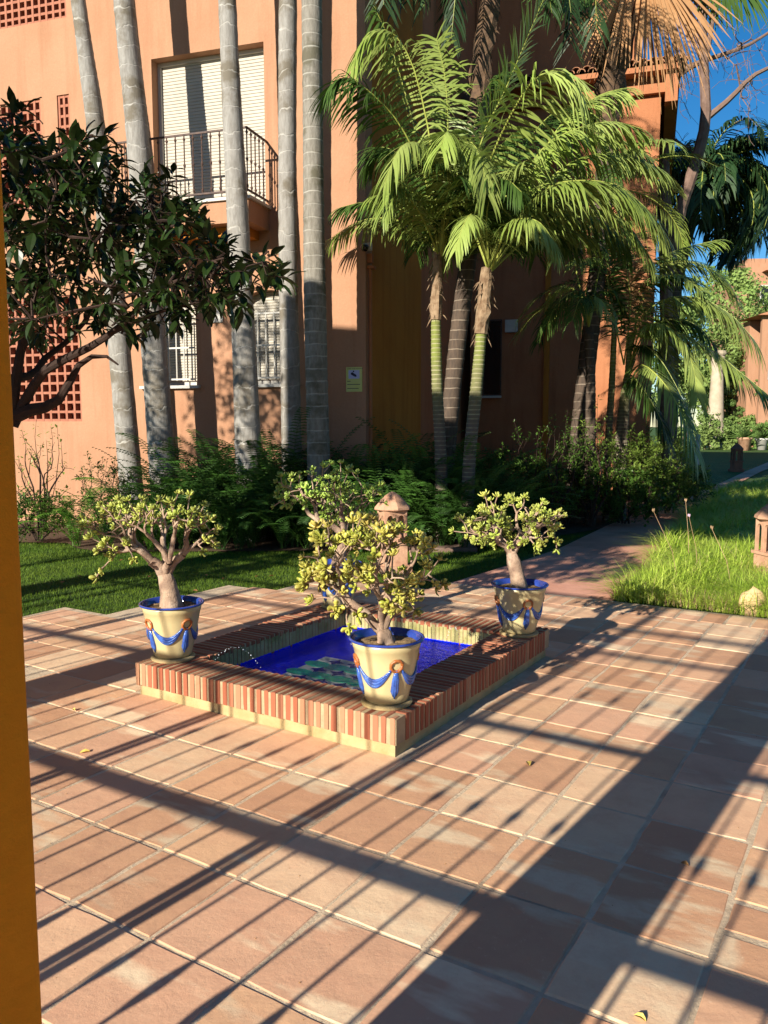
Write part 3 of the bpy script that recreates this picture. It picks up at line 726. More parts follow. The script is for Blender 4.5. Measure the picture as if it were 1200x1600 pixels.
def rosette(seed, m_, L=.036):
    global U
    r = random.Random(seed); b = MB(); n = 7
    for ring, (k, el, sc__) in enumerate(((4, 20, 1.0),(3, 52, .85),(2, 75, .6))):
        for i in range(k):
            an = 2*math.pi*i/k + ring*.7 + r.uniform(-.25,.25); e = R(el+r.uniform(-12,12))
            d = Vector((math.cos(an)*math.cos(e), math.sin(an)*math.cos(e), math.sin(e)))
            LL = L*sc__*r.uniform(.8,1.15); jleaf(b, Vector((0,0,-.006+.003*ring)), d, Vector((0,0,1)), LL, LL*.62)
    return b.mesh('leaf_cluster', m_, True)
def jade(label, pot, lean, fork_h, crown_c, crown_r, n_t, leafm, seed, tr=.05, L=.036, extra=(), sparse=.0):
    global rnd, U
    rnd = random.Random(seed); U = rnd.uniform
    t, p = pot; base = p + Vector((0,0,.295)); g = thing('jade_plant', label, 'potted plant', base, 0, 'old jade plants in the fountain pots')
    ros = [rosette(seed*10+k, leafm, L) for k in range(5)]
    fork = Vector((lean[0], lean[1], fork_h)); b = MB()
    pts = [Vector((0,0,-.02)), Vector((lean[0]*.1,lean[1]*.1,fork_h*.12)), Vector((lean[0]*.35,lean[1]*.35,fork_h*.45)), Vector((lean[0]*.7,lean[1]*.7,fork_h*.75)), fork]
    b.tube(pts, [tr*1.25, tr*1.0, tr*.84, tr*.84, tr*.66], 14, True, rfun=lambda i,j: 1+.09*math.sin(j*1.7+i*1.3))
    targets = []; hubs = []
    for k in range(13):
        an = k*2.4+U(-.3,.3); zz = U(-.45,.85); rr = math.sqrt(1-min(.9,zz*zz))*U(.55,.95); hubs.append(Vector((rr*math.cos(an), rr*math.sin(an), zz)))
    c = Vector(crown_c) - base
    while len(targets) < n_t:
        v = hubs[rnd.randrange(len(hubs))] + Vector((rnd.gauss(0,.2),rnd.gauss(0,.2),rnd.gauss(0,.17)))
        if v.length > 1.12: continue
        q = c + Vector((v.x*crown_r[0], v.y*crown_r[1], v.z*crown_r[2]))
        if all((q-o).length > crown_r[0]*.065 for o in targets): targets.append(q)
        elif rnd.random() < .02: targets.append(q)
    for e in extra: targets.append(Vector(e)-base)
    # a few main limbs
    tips = []
    k = 4; groups = [[] for _ in range(k)]; a_off = U(0,6)
    for q in targets:
        an = (math.atan2(q.y-fork.y, q.x-fork.x)+a_off) % (2*math.pi); groups[int(an/(2*math.pi)*k) % k].append(q)
    for gr in groups:
        if gr: grow(b, fork - Vector((0,0,.02)), gr, tr*.46*(len(gr)/len(targets)*k)**.4, Vector((0,0,1)), tips, .0035, .10, .004, 7)
    b.build('trunk', M['jbark'], g, True)
    for q, d in tips:
        dd = (d + Vector((-.25,-.35,.75))*.8).normalized(); e = dd.to_track_quat('Z','Y').to_euler(); e.rotate_axis('Z', U(0,6.28))
        put('leaf_cluster', ros[rnd.randrange(5)], g, q, e, U(.75,1.3))
        if rnd.random() < .25:
            q2 = q + Vector((U(-.02,.02),U(-.02,.02),U(-.03,.0))); e2 = (dd+Vector((U(-.8,.8),U(-.8,.8),0))).normalized().to_track_quat('Z','Y').to_euler()
            put('leaf_cluster', ros[rnd.randrange(5)], g, q2, e2, U(.6,.95))
    return g
pl, pf, pr_, pk = (POTS[k][1] for k in ('left','front','right','back'))
jade('left jade plant with thick bare trunk and wide airy crown', POTS['left'], (-.04,.02), .20, at(240,826,pl.y), (.40,.28,.215), 105, M['jleaf'], 3, .062, .033, [at(158,890,pl.y-.05), at(150,902,pl.y), at(318,862,pl.y-.1), at(172,868,pl.y-.1)])
jade('front jade plant with the densest bronze tinged crown hiding its trunk', POTS['front'], (-.02,0), .07, at(578,888,pf.y), (.34,.28,.26), 150, M['jleaf2'], 5, .045, .038, [at(692,912,pf.y), at(560,960,pf.y-.1), at(525,950,pf.y-.1), at(650,955,pf.y), at(535,925,pf.y-.15), at(505,905,pf.y-.1), at(545,982,pf.y-.12), at(640,908,pf.y-.2), at(605,945,pf.y-.18), at(575,925,pf.y-.2), at(515,870,pf.y-.1), at(665,880,pf.y-.1)])
jade('right jade plant with tidy domed bright yellow green crown', POTS['right'], (-.06,0), .235, at(800,822,pr_.y), (.36,.28,.205), 125, M['jleaf'], 8, .052, .036, [at(870,860,pr_.y)])
jade('rear jade plant with a greener crown beside the stone lantern', POTS['back'], (.05,0), .26, at(510,788,pk.y), (.40,.30,.33), 140, M['jleaf3'], 11, .05, .039)
rnd = random.Random(21); U = rnd.uniform

# ------------------------------------------------------------------ palms
def cat(pts, n):
    "Catmull-Rom through pts, n samples"
    P_ = [Vector(p) for p in pts]; P_ = [P_[0]*2-P_[1]] + P_ + [P_[-1]*2-P_[-2]]; k = len(P_)-3; out = []
    for i in range(n):
        u_ = i/(n-1)*k; s = min(int(u_), k-1); t = u_-s; a_, b_, c_, d_ = P_[s:s+4]
        out.append(.5*((2*b_)+(c_-a_)*t+(2*a_-5*b_+4*c_-d_)*t*t+(3*b_-a_-3*c_+d_)*t**3))
    return out
def frond(pts, parent, nl=44, ll=.5, lw=.040, m_=None, mr=None, droop=1.0, start=.16, bare=True, side=None, name='frond', origin=None, fw=.55, rr=.014, seg=4, hang=0.0):
    K = 40; c = cat(pts, K); o = Vector(origin) if origin is not None else Vector((0,0,0)); b = MB()
    b.tube([p-o for p in c[::3]+[c[-1]]], [rr*(1-.85*i/13) for i in range(len(c[::3])+1)], 5, False, 1)
    up = Vector((0,0,1))
    for i in range(nl):
        t = start+(1-start)*(i+.5)/nl; f_ = t*(K-1); k = min(int(f_), K-2); p = c[k].lerp(c[k+1], f_-k); tan = (c[k+1]-c[k]).normalized()
        sd = tan.cross(up)
        if sd.length < .15: sd = side if side else Vector((1,0,0))
        sd.normalize(); nn = sd.cross(tan).normalized()
        prof = math.sin(math.pi*min(1,(.18+.82*(1-t)+.02)))**.5 if t > .5 else .72+.28*(t-start)/(.5-start)
        prof = max(.35, prof)
        for s in (-1, 1):
            L = ll*prof*U(.88,1.1); d = (sd*s*(1-.25*t)*U(.75,1.15) + tan*(fw+.5*t)*U(.7,1.3) + nn*U(.0,.3) - up*hang*U(.6,1.4)).normalized(); q = p.copy(); st = L/seg; g = droop*U(.7,1.25)
            w_ = lw*U(.8,1.15); wd = tan.cross(d); wd = (tan - d*tan.dot(d)).normalized()
            if wd.length < .1: wd = nn
            vs = []
            for h in range(seg+1):
                ww = w_*(.55,1,.9,.6,.06)[min(4,int(h*4/seg))]
                vs += [q-o-wd*ww/2, q-o+wd*ww/2]
                q = q + d*st; d = (d + Vector((0,0,-1))*g*(.30+.16*h)).normalized(); wd = (wd - d*wd.dot(d)).normalized()
            b.add(vs, [(2*h,2*h+1,2*h+3,2*h+2) for h in range(seg)], 0)
    b.m = [1]*(5*len(c[::3])) + b.m[5*len(c[::3]):]
    return b.build(name, [m_ or M['palmleaf'], mr or M['rachis']], parent)
def radial_frond(c, az, el, L, parent, bend=1.4, **kw):
    "frond leaving crown c at azimuth az, elevation el, bending down by bend radians"
    pts = [Vector(c)]; e = el; d = Vector((math.sin(az), math.cos(az), 0))
    for i in range(5):
        pts.append(pts[-1] + (d*math.cos(e)+Vector((0,0,math.sin(e))))*L/5); e -= bend/5
    return frond(pts, parent, **kw)
def trunk(pts, rad, m_, parent, ring, n=14, amp=.02, name='trunk'):
    "tube with a step at each leaf scar"
    base = parent.location.copy(); tot = sum((Vector(pts[i+1])-Vector(pts[i])).length for i in range(len(pts)-1)); k = max(8, int(tot/ring)*2)
    c = cat(pts, k+1); b = MB()
    rr = []
    for i in range(k+1):
        f_ = i/k*(len(rad)-1); j = min(int(f_), len(rad)-2); r0 = rad[j]+(rad[j+1]-rad[j])*(f_-j)
        rr.append(r0*(1+(amp if i%2 else -amp*.5)+U(-amp,amp)*.5))
    ph = U(0,6)
    b.tube([p-base for p in c], rr, n, True, rfun=lambda i,j: 1+.02*math.sin(2*j*6.28/n+i*.13+ph))
    return b.build(name, m_, parent, True)

# five tall grey royal palms along the facade
roy = [([(122,0),(136,100),(150,200),(176,430),(200,700)], 11.85, .10, .155, M['trunk_grey'], 'leftmost thin leaning grey palm trunk in front of the facade'),
       ([(193,0),(202,90),(214,200),(237,500),(252,700)], 11.55, .135, .175, M['trunk_grey'], 'second grey palm trunk, leaning, left of the balcony'),
       ([(355,0),(362,160),(371,330),(382,560),(389,735)], 11.0, .115, .172, M['trunk_grey'], 'central grey palm trunk crossing the right part of the balcony'),
       ([(450,-5),(449,200),(450,400),(453,560),(456,720)], 11.1, .118, .130, M['trunk_grey'], 'slender upright grey palm trunk just right of the balcony railing'),
       ([(487,-5),(489,200),(491,400),(494,560),(498,720)], 10.6, .125, .145, M['trunk_grey2'], 'rough dark ringed palm trunk nearest the sunlit wall edge')]
tpl = None
for i, (px, Y, r1, r0, m_, lab) in enumerate(roy):
    pts = [at(x, y, Y) for x, y in px][::-1]
    d0 = (pts[0]-pts[1]); bs = pts[0] + d0*(pts[0].z/max(.01,-d0.z)) if d0.z < 0 else pts[0]
    bs.z = -.05; up_ = (pts[-1]-pts[-2]).normalized(); top = pts[-1] + up_*((9.2-pts[-1].z)/up_.z)
    t = thing('royal_palm', lab, 'palm tree', bs, 0, 'tall grey palms along the facade')
    trunk([bs] + pts + [top], [r0*1.12, r0, (r0+r1)/2, r1, r1*.95], m_, t, .26 if m_ is M['trunk_grey'] else .16, 16, .025)
    q = MB(); cs = top - bs; q.tube([cs, cs+Vector((0,0,.6)), cs+Vector((0,0,1.2))], [r1*1.1, r1*1.2, r1*.5], 12); q.build('crownshaft', M['rachis'], t, True)
    for k in range(7):
        radial_frond(top+Vector((0,0,1.1)), k*.9+i, R(35), 2.4, t, 1.7, nl=22, ll=.55, lw=.05, m_=M['palmleaf_d'], seg=2, origin=bs)

# kentia palms in the middle
def fibre_sheath(p0, p1, r0, r1, parent, n=26, m_=None):
    b = MB(); p0 = Vector(p0)-parent.location; p1 = Vector(p1)-parent.location
    pts = [p0.lerp(p1, k/6) for k in range(7)]
    b.tube(pts, [r0,r0*1.12,r0*1.05,(r0+r1)/2*1.1,(r0+r1)/2,r1*1.15,r1], 9, True, rfun=lambda i,j: 1+U(-.18,.22))
    for k in range(n):
        q = p0.lerp(p1, U(0,1)); an = U(0,6.28); d = Vector((math.cos(an)*.6, math.sin(an)*.6, U(-1.3,-.1))).normalized(); L = U(.04,.15)
        s = Vector((0,0,1)).cross(d); s = s.normalized()*U(.006,.02) if s.length > .01 else Vector((.01,0,0))
        e = q+d*r0*.9
        b.add([e-s, e+s, e+d*L*.6+Vector((0,0,-.02)), e+d*L+Vector((0,0,-.07))], [(0,1,2),(2,1,3)])
    return b.build('fibre_sheath', m_ or M['fibre'], parent)
KY = 10.4
ka = thing('kentia_palm', 'left kentia palm with thin green ringed trunk beside the orange wall', 'palm tree', gnd(690,850), 0, 'kentia palms in the bed')
ka.location = (at(690,730,KY).x, KY, -.02)
trunk([ka.location, at(689,730,KY), at(683,600,KY), at(681,500,KY)], [.085,.075,.068,.06], M['trunk_green'], ka, .06, 12, .05)
fibre_sheath(at(681,500,KY), at(684,395,KY), .068, .05, ka, 50)
kc = thing('kentia_palm', 'sunlit kentia palm with yellow green ringed trunk right of centre', 'palm tree', (at(731,730,KY-.2).x, KY-.2, -.02), 0, 'kentia palms in the bed')
trunk([kc.location, at(733,725,KY-.2), at(745,600,KY-.2), at(752,520,KY-.2)], [.085,.08,.072,.066], M['trunk_green'], kc, .06, 12, .05)
fibre_sheath(at(752,522,KY-.2), at(761,418,KY-.2), .082, .058, kc, 60)
kb = thing('tall_palm', 'tall dark ringed palm leaning right behind the kentia palms', 'palm tree', (at(697,730,11.3).x, 11.3, -.02), 0)
trunk([kb.location, at(697,730,11.3), at(712,560,11.3), at(735,370,11.3), at(745,240,11.3)], [.13,.12,.115,.115,.12], M['trunk_brown'], kb, .13, 14, .03)
fibre_sheath(at(744,250,11.3), at(752,90,11.3), .115, .12, kb, 90, M['fibre_d']); fibre_sheath(at(752,92,11.3), at(778,-60,11.3), .12, .15, kb, 90, M['fibre_d'])
def pxf(parent, pts, **kw):
    return frond([at(x,y,Y) for x,y,Y in pts], parent, origin=parent.location, **kw)
Y0 = KY
# crown of the left kentia
for p, kw in (
  ([(687,400,Y0),(682,300,Y0-.1),(665,180,Y0-.2),(640,90,Y0-.4),(607,48,Y0-.5),(570,60,Y0-.6),(548,110,Y0-.7)], dict(ll=.62)),
  ([(685,400,Y0),(668,290,Y0-.2),(628,200,Y0-.5),(585,150,Y0-.7),(545,122,Y0-.8),(520,130,Y0-.9)], dict(ll=.62, m_=M['palmleaf_d'])),
  ([(688,400,Y0),(690,320,Y0-.3),(672,245,Y0-.7),(648,222,Y0-.9),(622,235,Y0-1.1),(600,290,Y0-1.2)], dict(ll=.5)),
  ([(690,400,Y0),(697,300,Y0+.1),(700,200,Y0+.2),(695,120,Y0+.1),(682,60,Y0)], dict(ll=.42, droop=.5)),
  ([(688,400,Y0),(698,310,Y0-.4),(705,240,Y0-.8),(700,205,Y0-1.1),(688,230,Y0-1.3)], dict(ll=.45)),
  ([(690,400,Y0),(705,300,Y0-.2),(716,240,Y0-.6),(735,222,Y0-.9),(752,250,Y0-1.1),(760,300,Y0-1.2)], dict(ll=.5)),
  ([(688,410,Y0),(672,330,Y0),(640,260,Y0+.1),(600,230,Y0+.2),(572,250,Y0+.3)], dict(ll=.5, m_=M['palmleaf_d'])),
  ([(692,400,Y0),(712,300,Y0+.2),(740,200,Y0+.3),(760,140,Y0+.3),(775,120,Y0+.3)], dict(ll=.5, m_=M['palmleaf_d'])),
  ([(686,400,Y0),(660,340,Y0-.5),(632,300,Y0-.7),(612,290,Y0-.9),(598,330,Y0-1)], dict(ll=.42, m_=M['palmleaf'])),
  ([(688,395,Y0),(650,210,Y0+.3),(610,70,Y0+.4),(585,10,Y0+.4)], dict(ll=.4, m_=M['palmleaf_d'])),
): pxf(ka, p, **{**dict(nl=68, droop=.75, fw=.42, lw=.026, hang=.62), **kw})
Y1 = KY-.2
for p, kw in (
  ([(762,420,Y1),(735,330,Y1),(752,220,Y1-.1),(785,150,Y1-.2),(815,80,Y1-.3),(855,-15,Y1-.4)], dict(ll=.46, droop=.12, lw=.028, hang=.05, nl=52)),
  ([(764,420,Y1),(745,320,Y1-.4),(770,240,Y1-.7),(806,165,Y1-1.0),(840,120,Y1-1.2),(878,112,Y1-1.3),(905,140,Y1-1.4)], dict(ll=.80, lw=.027)),
  ([(766,420,Y1),(800,310,Y1),(850,230,Y1-.1),(905,200,Y1-.2),(955,190,Y1-.3),(1000,200,Y1-.3)], dict(ll=.5)),
  ([(766,425,Y1),(810,340,Y1-.2),(860,292,Y1-.4),(910,282,Y1-.6),(965,290,Y1-.7),(1010,325,Y1-.8)], dict(ll=.66)),
  ([(766,425,Y1),(790,360,Y1-.5),(812,342,Y1-.8),(842,347,Y1-1),(868,380,Y1-1.1)], dict(ll=.45)),
  ([(766,420,Y1),(820,290,Y1+.3),(880,190,Y1+.4),(935,150,Y1+.5),(972,138,Y1+.5)], dict(ll=.5)),
  ([(766,425,Y1),(830,310,Y1+.1),(900,250,Y1+.1),(970,240,Y1+.1),(1030,262,Y1)], dict(ll=.5)),
  ([(764,420,Y1),(760,340,Y1-.4),(770,300,Y1-.6),(790,280,Y1-.8),(815,300,Y1-1)], dict(ll=.42, m_=M['palmleaf_d'])),
  ([(766,425,Y1),(820,350,Y1+.4),(880,330,Y1+.6),(940,345,Y1+.7),(985,390,Y1+.8)], dict(ll=.55, m_=M['palmleaf_d'])),
  ([(764,425,Y1),(748,360,Y1-.5),(738,335,Y1-.8),(725,350,Y1-1),(712,390,Y1-1.1)], dict(ll=.35)),
  ([(766,425,Y1),(840,330,Y1),(930,300,Y1),(1000,320,Y1),(1040,365,Y1)], dict(ll=.55)),
  ([(766,420,Y1),(830,270,Y1+.2),(900,215,Y1+.3),(960,215,Y1+.3),(1010,240,Y1+.3)], dict(ll=.5)),
  ([(766,420,Y1),(800,270,Y1+.4),(840,200,Y1+.6),(880,170,Y1+.7),(925,175,Y1+.8)], dict(ll=.5, m_=M['palmleaf_d'])),
  ([(766,425,Y1),(850,350,Y1+.2),(920,325,Y1+.2),(975,345,Y1+.1),(1015,400,Y1)], dict(ll=.5)),
  ([(766,425,Y1),(810,370,Y1+.5),(850,360,Y1+.6),(900,385,Y1+.7)], dict(ll=.45, m_=M['palmleaf_d'])),
  ([(764,425,Y1),(750,330,Y1+.4),(765,250,Y1+.6),(800,210,Y1+.7)], dict(ll=.5, m_=M['palmleaf_d'])),
): pxf(kc, p, **{**dict(nl=68, droop=.75, fw=.42, lw=.026, hang=.62), **kw})
for (par, cx_, cy_, YY, n_, sd_) in ((ka, 688, 405, KY+.15, 8, .4), (kc, 764, 418, KY+.1, 10, 1.1)):
    for k in range(n_):
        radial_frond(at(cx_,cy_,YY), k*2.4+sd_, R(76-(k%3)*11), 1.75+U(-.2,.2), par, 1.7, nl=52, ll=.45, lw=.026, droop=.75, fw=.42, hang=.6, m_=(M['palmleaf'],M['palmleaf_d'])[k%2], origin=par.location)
# dark hanging fronds of the tall palm
for p in ([(775,-40,11.3),(720,-90,11.2),(680,-60,11.1),(662,10,11)], [(775,-40,11.3),(740,-70,10.9),(716,-30,10.7),(705,60,10.7)], [(780,-50,11.3),(840,-100,11.2),(880,-60,11.1),(892,20,11)],
          [(780,-50,11.3),(820,-80,11.6),(850,-50,11.8),(862,20,11.9)], [(776,-50,11.3),(700,-120,11.6),(640,-60,11.8),(615,20,11.9)]):
    pxf(kb, p, nl=34, ll=.4, lw=.025, m_=M['palmblack'])

for k in range(16):  # off-view fronds added to throw shade on the upper wing wall
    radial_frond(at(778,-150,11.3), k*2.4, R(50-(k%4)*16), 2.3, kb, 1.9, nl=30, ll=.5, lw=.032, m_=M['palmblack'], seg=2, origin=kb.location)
# palms further right
pd_ = thing('fan_palm', 'tall palm with shaggy trunk and golden dead fronds hanging at the top', 'palm tree', (at(902,720,13).x, 13, -.02), 0)
trunk([pd_.location, at(905,690,13), at(925,500,13), at(938,380,13), at(950,200,13)], [.17,.15,.13,.13,.15], M['trunk_brown'], pd_, .16, 14, .03)
fibre_sheath(at(948,215,13), at(962,60,13), .15, .26, pd_, 160, M['fibre_d']); fibre_sheath(at(962,70,13), at(975,-60,13), .25, .28, pd_, 120, M['fibre_d'])
def fan(parent, c, d, L, n, m_, spread=1.0, drop=.8, w_=.03, stiff=False):
    "palmate leaf: strips fan out from c along d"
    c = Vector(c); d = Vector(d).normalized(); s = d.cross(Vector((0,1,0))).normalized(); b = MB(); o = parent.location
    for i in range(n):
        an = (i/(n-1)-.5)*2*spread; e = (d*math.cos(an)+s*math.sin(an)+Vector((0,U(-.12,.12),0))).normalized(); q = c.copy(); vs = []
        wv = e.cross(Vector((0,1,0))).normalized(); LL = L*U(.85,1.1)*(1-.15*abs(an))
        for h in range(5):
            ww = w_*(.4,.9,1,.7,.08)[h]; vs += [q-o-wv*ww/2, q-o+wv*ww/2]; q = q+e*LL/4; e = (e+Vector((0,0,-1))*drop*(.12+.12*h)).normalized()
        b.add(vs, [(2*h,2*h+1,2*h+3,2*h+2) for h in range(4)])
    return b.build('frond', m_, parent)
for (x, y, dx, dz, L, sp__) in ((985,-50,-.35,-1,1.6,.35),(1000,-55,.0,-1,1.7,.35),(1010,-50,.25,-1,1.8,.3),(1020,-55,.55,-1,1.7,.3),(1030,-50,.8,-.9,1.5,.3),(1040,-60,1,-.7,1.3,.3),(975,-40,-.6,-1,1.2,.3),(1005,-60,.15,-1,1.45,.4),(1028,-60,.45,-1,1.9,.25)):
    fan(pd_, at(x,y,12.7+U(-.3,.3)), (dx,U(-.2,.2),dz), L, 16, M['palmdead'], sp__, .35, .035)
for (x, y, dx, dz) in ((1130,-60,.3,-1),(1150,-50,.7,-.6),(1120,-60,-.3,-1),(900,-60,-.5,-1),(925,-60,-.1,-1),(990,-90,-.2,1),(1060,-90,.6,.5)):
    fan(pd_, at(x,y,12.8), (dx,-.1,dz), 1.05, 20, M['palmleaf_d'], .8, .3, .04)

# low palm spilling big fronds over the bed, right of the wing
pe = thing('areca_palm', 'low arching palm with long bright fronds over the path shrubs', 'palm tree', (at(975,700,13.2).x, 13.2, -.02), 0)
for (x0, x1, yt) in ((950,962,470),(975,985,520),(965,990,560)):
    trunk([Vector((at(x0,720,13.2).x,13.2,-.02)), at(x0,700,13.2), at((x0+x1)/2,600,13.2), at(x1,yt,13.2)], [.06,.055,.05,.04], M['trunk_green'], pe, .08, 10, .05, 'stem')
E0 = 13.2
for p, kw in (
  ([(985,560,E0),(1000,500,E0-.3),(1040,468,E0-.7),(1090,465,E0-1),(1140,490,E0-1.3),(1178,530,E0-1.5)], dict(ll=.72)),
  ([(985,565,E0),(1010,520,E0-.3),(1060,520,E0-.8),(1110,545,E0-1.1),(1155,580,E0-1.4),(1198,615,E0-1.6)], dict(ll=.66)),
  ([(985,570,E0),(1000,520,E0-.4),(1030,505,E0-.8),(1065,530,E0-1),(1085,580,E0-1.2),(1090,620,E0-1.3)], dict(ll=.5)),
  ([(980,590,E0),(1000,570,E0-.5),(1025,585,E0-.9),(1052,620,E0-1.2),(1075,670,E0-1.4),(1088,710,E0-1.5)], dict(ll=.62)),
  ([(985,560,E0),(1000,470,E0),(1030,420,E0-.1),(1080,410,E0-.2),(1125,430,E0-.3),(1150,460,E0-.4)], dict(ll=.55)),
  ([(980,560,E0),(985,470,E0+.2),(1000,420,E0+.3),(1060,390,E0+.2),(1120,375,E0+.1)], dict(ll=.42)),
  ([(980,580,E0),(1000,540,E0-.2),(1030,560,E0-.5),(1060,610,E0-.7),(1080,660,E0-.8)], dict(ll=.6, m_=M['palmleaf_d'])),
  ([(985,570,E0),(1020,510,E0+.1),(1070,500,E0),(1110,530,E0-.2),(1135,590,E0-.3)], dict(ll=.6, m_=M['palmleaf_d'])),
  ([(975,570,E0),(960,500,E0-.2),(950,440,E0-.3),(948,390,E0-.3),(955,350,E0-.3)], dict(ll=.45, droop=.5, m_=M['palmleaf_d'])),
  ([(975,570,E0),(985,480,E0-.1),(980,420,E0-.2),(985,370,E0-.2)], dict(ll=.5, droop=.6, m_=M['palmdead'])),
  ([(978,580,E0),(1000,600,E0-.6),(1030,650,E0-.9),(1045,690,E0-1)], dict(ll=.45, m_=M['palmleaf_d'])),
  ([(980,560,E0),(1010,455,E0-.2),(1045,430,E0-.4),(1085,440,E0-.5),(1100,480,E0-.6)], dict(ll=.5, m_=M['palmleaf_d'])),
): pxf(pe, p, **{**dict(nl=66, droop=.8, fw=.5, lw=.026, hang=.45), **kw})
for k in range(13):
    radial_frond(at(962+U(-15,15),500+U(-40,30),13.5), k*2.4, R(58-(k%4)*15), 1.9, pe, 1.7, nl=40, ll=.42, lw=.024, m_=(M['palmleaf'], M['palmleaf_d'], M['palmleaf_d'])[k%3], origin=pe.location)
for k in range(9):
    radial_frond(at(955,300,13.9), k*2.4+1, R(45-(k%3)*20), 1.8, pe, 1.6, nl=40, ll=.42, lw=.024, m_=M['palmleaf_d'] if k%2 else M['palmleaf'], origin=pe.location)
pfm = thing('young_palm', 'small palm crown with drooping dark fronds left of the arching palm', 'palm tree', (at(925,720,12.6).x, 12.6, -.02), 0)
trunk([pfm.location, at(922,700,12.6), at(923,600,12.6), at(920,520,12.6)], [.09,.085,.075,.07], M['trunk_brown'], pfm, .1, 12, .04)
for p in ([(920,510,12.6),(918,470,12.3),(900,455,12.1),(870,475,11.9),(855,510,11.8)], [(920,510,12.6),(925,470,12.2),(940,470,12),(955,500,11.9)], [(920,510,12.6),(915,475,12.1),(905,470,11.8),(895,500,11.6)],
          [(920,510,12.6),(905,460,12.7),(880,450,12.8),(858,470,12.9)], [(920,510,12.6),(935,460,12.6),(960,460,12.6),(975,490,12.6)], [(920,510,12.6),(900,420,12.7),(895,360,12.7),(890,330,12.7)], [(920,510,12.6),(935,430,12.6),(950,380,12.6)]):
    pxf(pfm, p, nl=40, ll=.42, lw=.019, droop=1.6, hang=.1, m_=M['palmleaf_d'] if rnd.random() < .6 else M['palmleaf'])

# drooping dark palm beyond the wing
pg = thing('weeping_palm', 'dark domed palm with drooping fronds against the blue sky', 'palm tree', (at(1046,690,23).x, 23, -.02), 0)
trunk([pg.location, at(1048,600,23), at(1056,450,23), at(1092,290,23)], [.22,.20,.18,.18], M['trunk_brown'], pg, .25, 12, .03)
cc = at(1100,285,23)
for k in range(56):
    az = k*2.399; el = R(74 - (k%6)*14)
    if k % 2: az = R(90)+U(-1.1,1.1)
    radial_frond(cc, az, el, (3.1 if math.sin(az) > 0 else 2.3)+U(-.3,.3), pg, 2.7+U(-.2,.4), nl=34, ll=.8, lw=.05, droop=2.4, m_=M['palmblack'], origin=pg.location, seg=3, rr=.03)
# bare tree with two stems
bt = thing('bare_tree', 'leafless smooth barked tree forking against the sky', 'tree', (at(1042,700,19).x, 19, -.02), 0)
b = MB(); o = bt.location; Q = lambda x,y,Y=19: at(x,y,Y)-o
b.tube(cat([Vector((0,0,0)),Q(1042,600),Q(1040,400),Q(1038,260),Q(1036,165)],12), [.17]*4+[.14]*4+[.11]*4, 10)
b.tube(cat([Q(1036,170),Q(1045,138),Q(1066,112),Q(1100,95),Q(1130,85),Q(1170,70),Q(1210,45)],14), [.10,.095,.09,.085,.075,.07,.06,.055,.05,.045,.04,.035,.03,.03], 8)
b.tube(cat([Q(1042,440,18.6),Q(1060,340,18.4),Q(1085,260,18.3),Q(1102,190,18.3),Q(1100,110,18.3),Q(1098,0,18.3),Q(1108,-80,18.3)],16), [.14,.14,.135,.13,.13,.12,.12,.115,.11,.105,.10,.09,.085,.08,.07,.06], 9)
b.tube(cat([Q(1104,185,18.3),Q(1140,155,18.3),Q(1175,120,18.2),Q(1215,100,18.2)],8), [.07,.065,.06,.055,.05,.045,.04,.035], 7)
b.tube(cat([Q(1102,100,18.3),Q(1112,40,18.2),Q(1120,-20,18.1)],6), [.06,.055,.05,.05,.045,.04], 7)
b.tube(cat([Q(1042,210),Q(1065,225),Q(1085,240),Q(1095,255)],6), [.035,.03,.025,.02,.015,.01], 6)
tips = []
def twigs(p0, box, n, r=.03):
    tg = [Q(U(box[0],box[1]), U(box[2],box[3]), U(18,19.6)) for _ in range(n)]
    grow(b, p0, tg, r, Vector((0,0,1)), tips, .004, .16, .005, 4)
twigs(Q(1130,85), (1100,1200,60,140), 26); twigs(Q(1150,78), (1120,1210,20,110), 22); twigs(Q(1060,120), (1040,1100,100,200), 22, .02); twigs(Q(1080,235), (1050,1100,200,270), 18, .016)
twigs(Q(1170,125), (1130,1210,60,200), 20, .025); twigs(Q(1150,100), (1140,1200,100,240), 12, .02); twigs(Q(1036,320), (1015,1035,190,300), 12, .02); twigs(Q(1100,60), (1040,1100,30,110), 16, .02)
b.build('trunk', M['bark2'], bt)

# ------------------------------------------------------------------ orange tree at the left, in the shade of the arcade
def inside(poly, x, y):
    c = False; j = len(poly)-1
    for i in range(len(poly)):
        if (poly[i][1] > y) != (poly[j][1] > y) and x < (poly[j][0]-poly[i][0])*(y-poly[i][1])/(poly[j][1]-poly[i][1])+poly[i][0]: c = not c
        j = i
    return c
def oleaf_mesh(seed, m_, L=.085):
    r = random.Random(seed); b = MB(); w_ = L*.42; k = r.uniform(.1,.3); tw_ = r.uniform(-.2,.2)
    pr = [(0,.06),(.12,.5),(.35,1),(.6,.92),(.85,.4),(1,.02)]; vs = []
    for t, ww in pr:
        x_ = L*t; z_ = -k*L*t*t; vs += [(x_, -w_/2*ww, z_+w_*.14*ww), (x_, 0, z_), (x_, w_/2*ww, z_+w_*.14*ww+tw_*w_*t)]
    b.add(vs, [(3*i+j,3*i+j+1,3*i+j+4,3*i+j+3) for i in range(5) for j in (0,1)]); return b.mesh('leaf', m_)
TY = 4.6
ot = thing('orange_tree', 'dark glossy leaved orange tree reaching in from behind the pillar', 'tree', (at(-25,700,TY).x, TY, -.02), 0)
poly = [(-30,175),(12,165),(38,215),(62,205),(90,235),(130,212),(158,215),(172,270),(200,295),(235,300),(262,290),(272,325),(300,350),(330,340),(350,390),(385,405),(425,412),(445,428),(425,446),(390,450),(335,476),(290,492),(255,512),(215,505),(180,530),(130,505),(80,520),(40,515),(-30,540)]
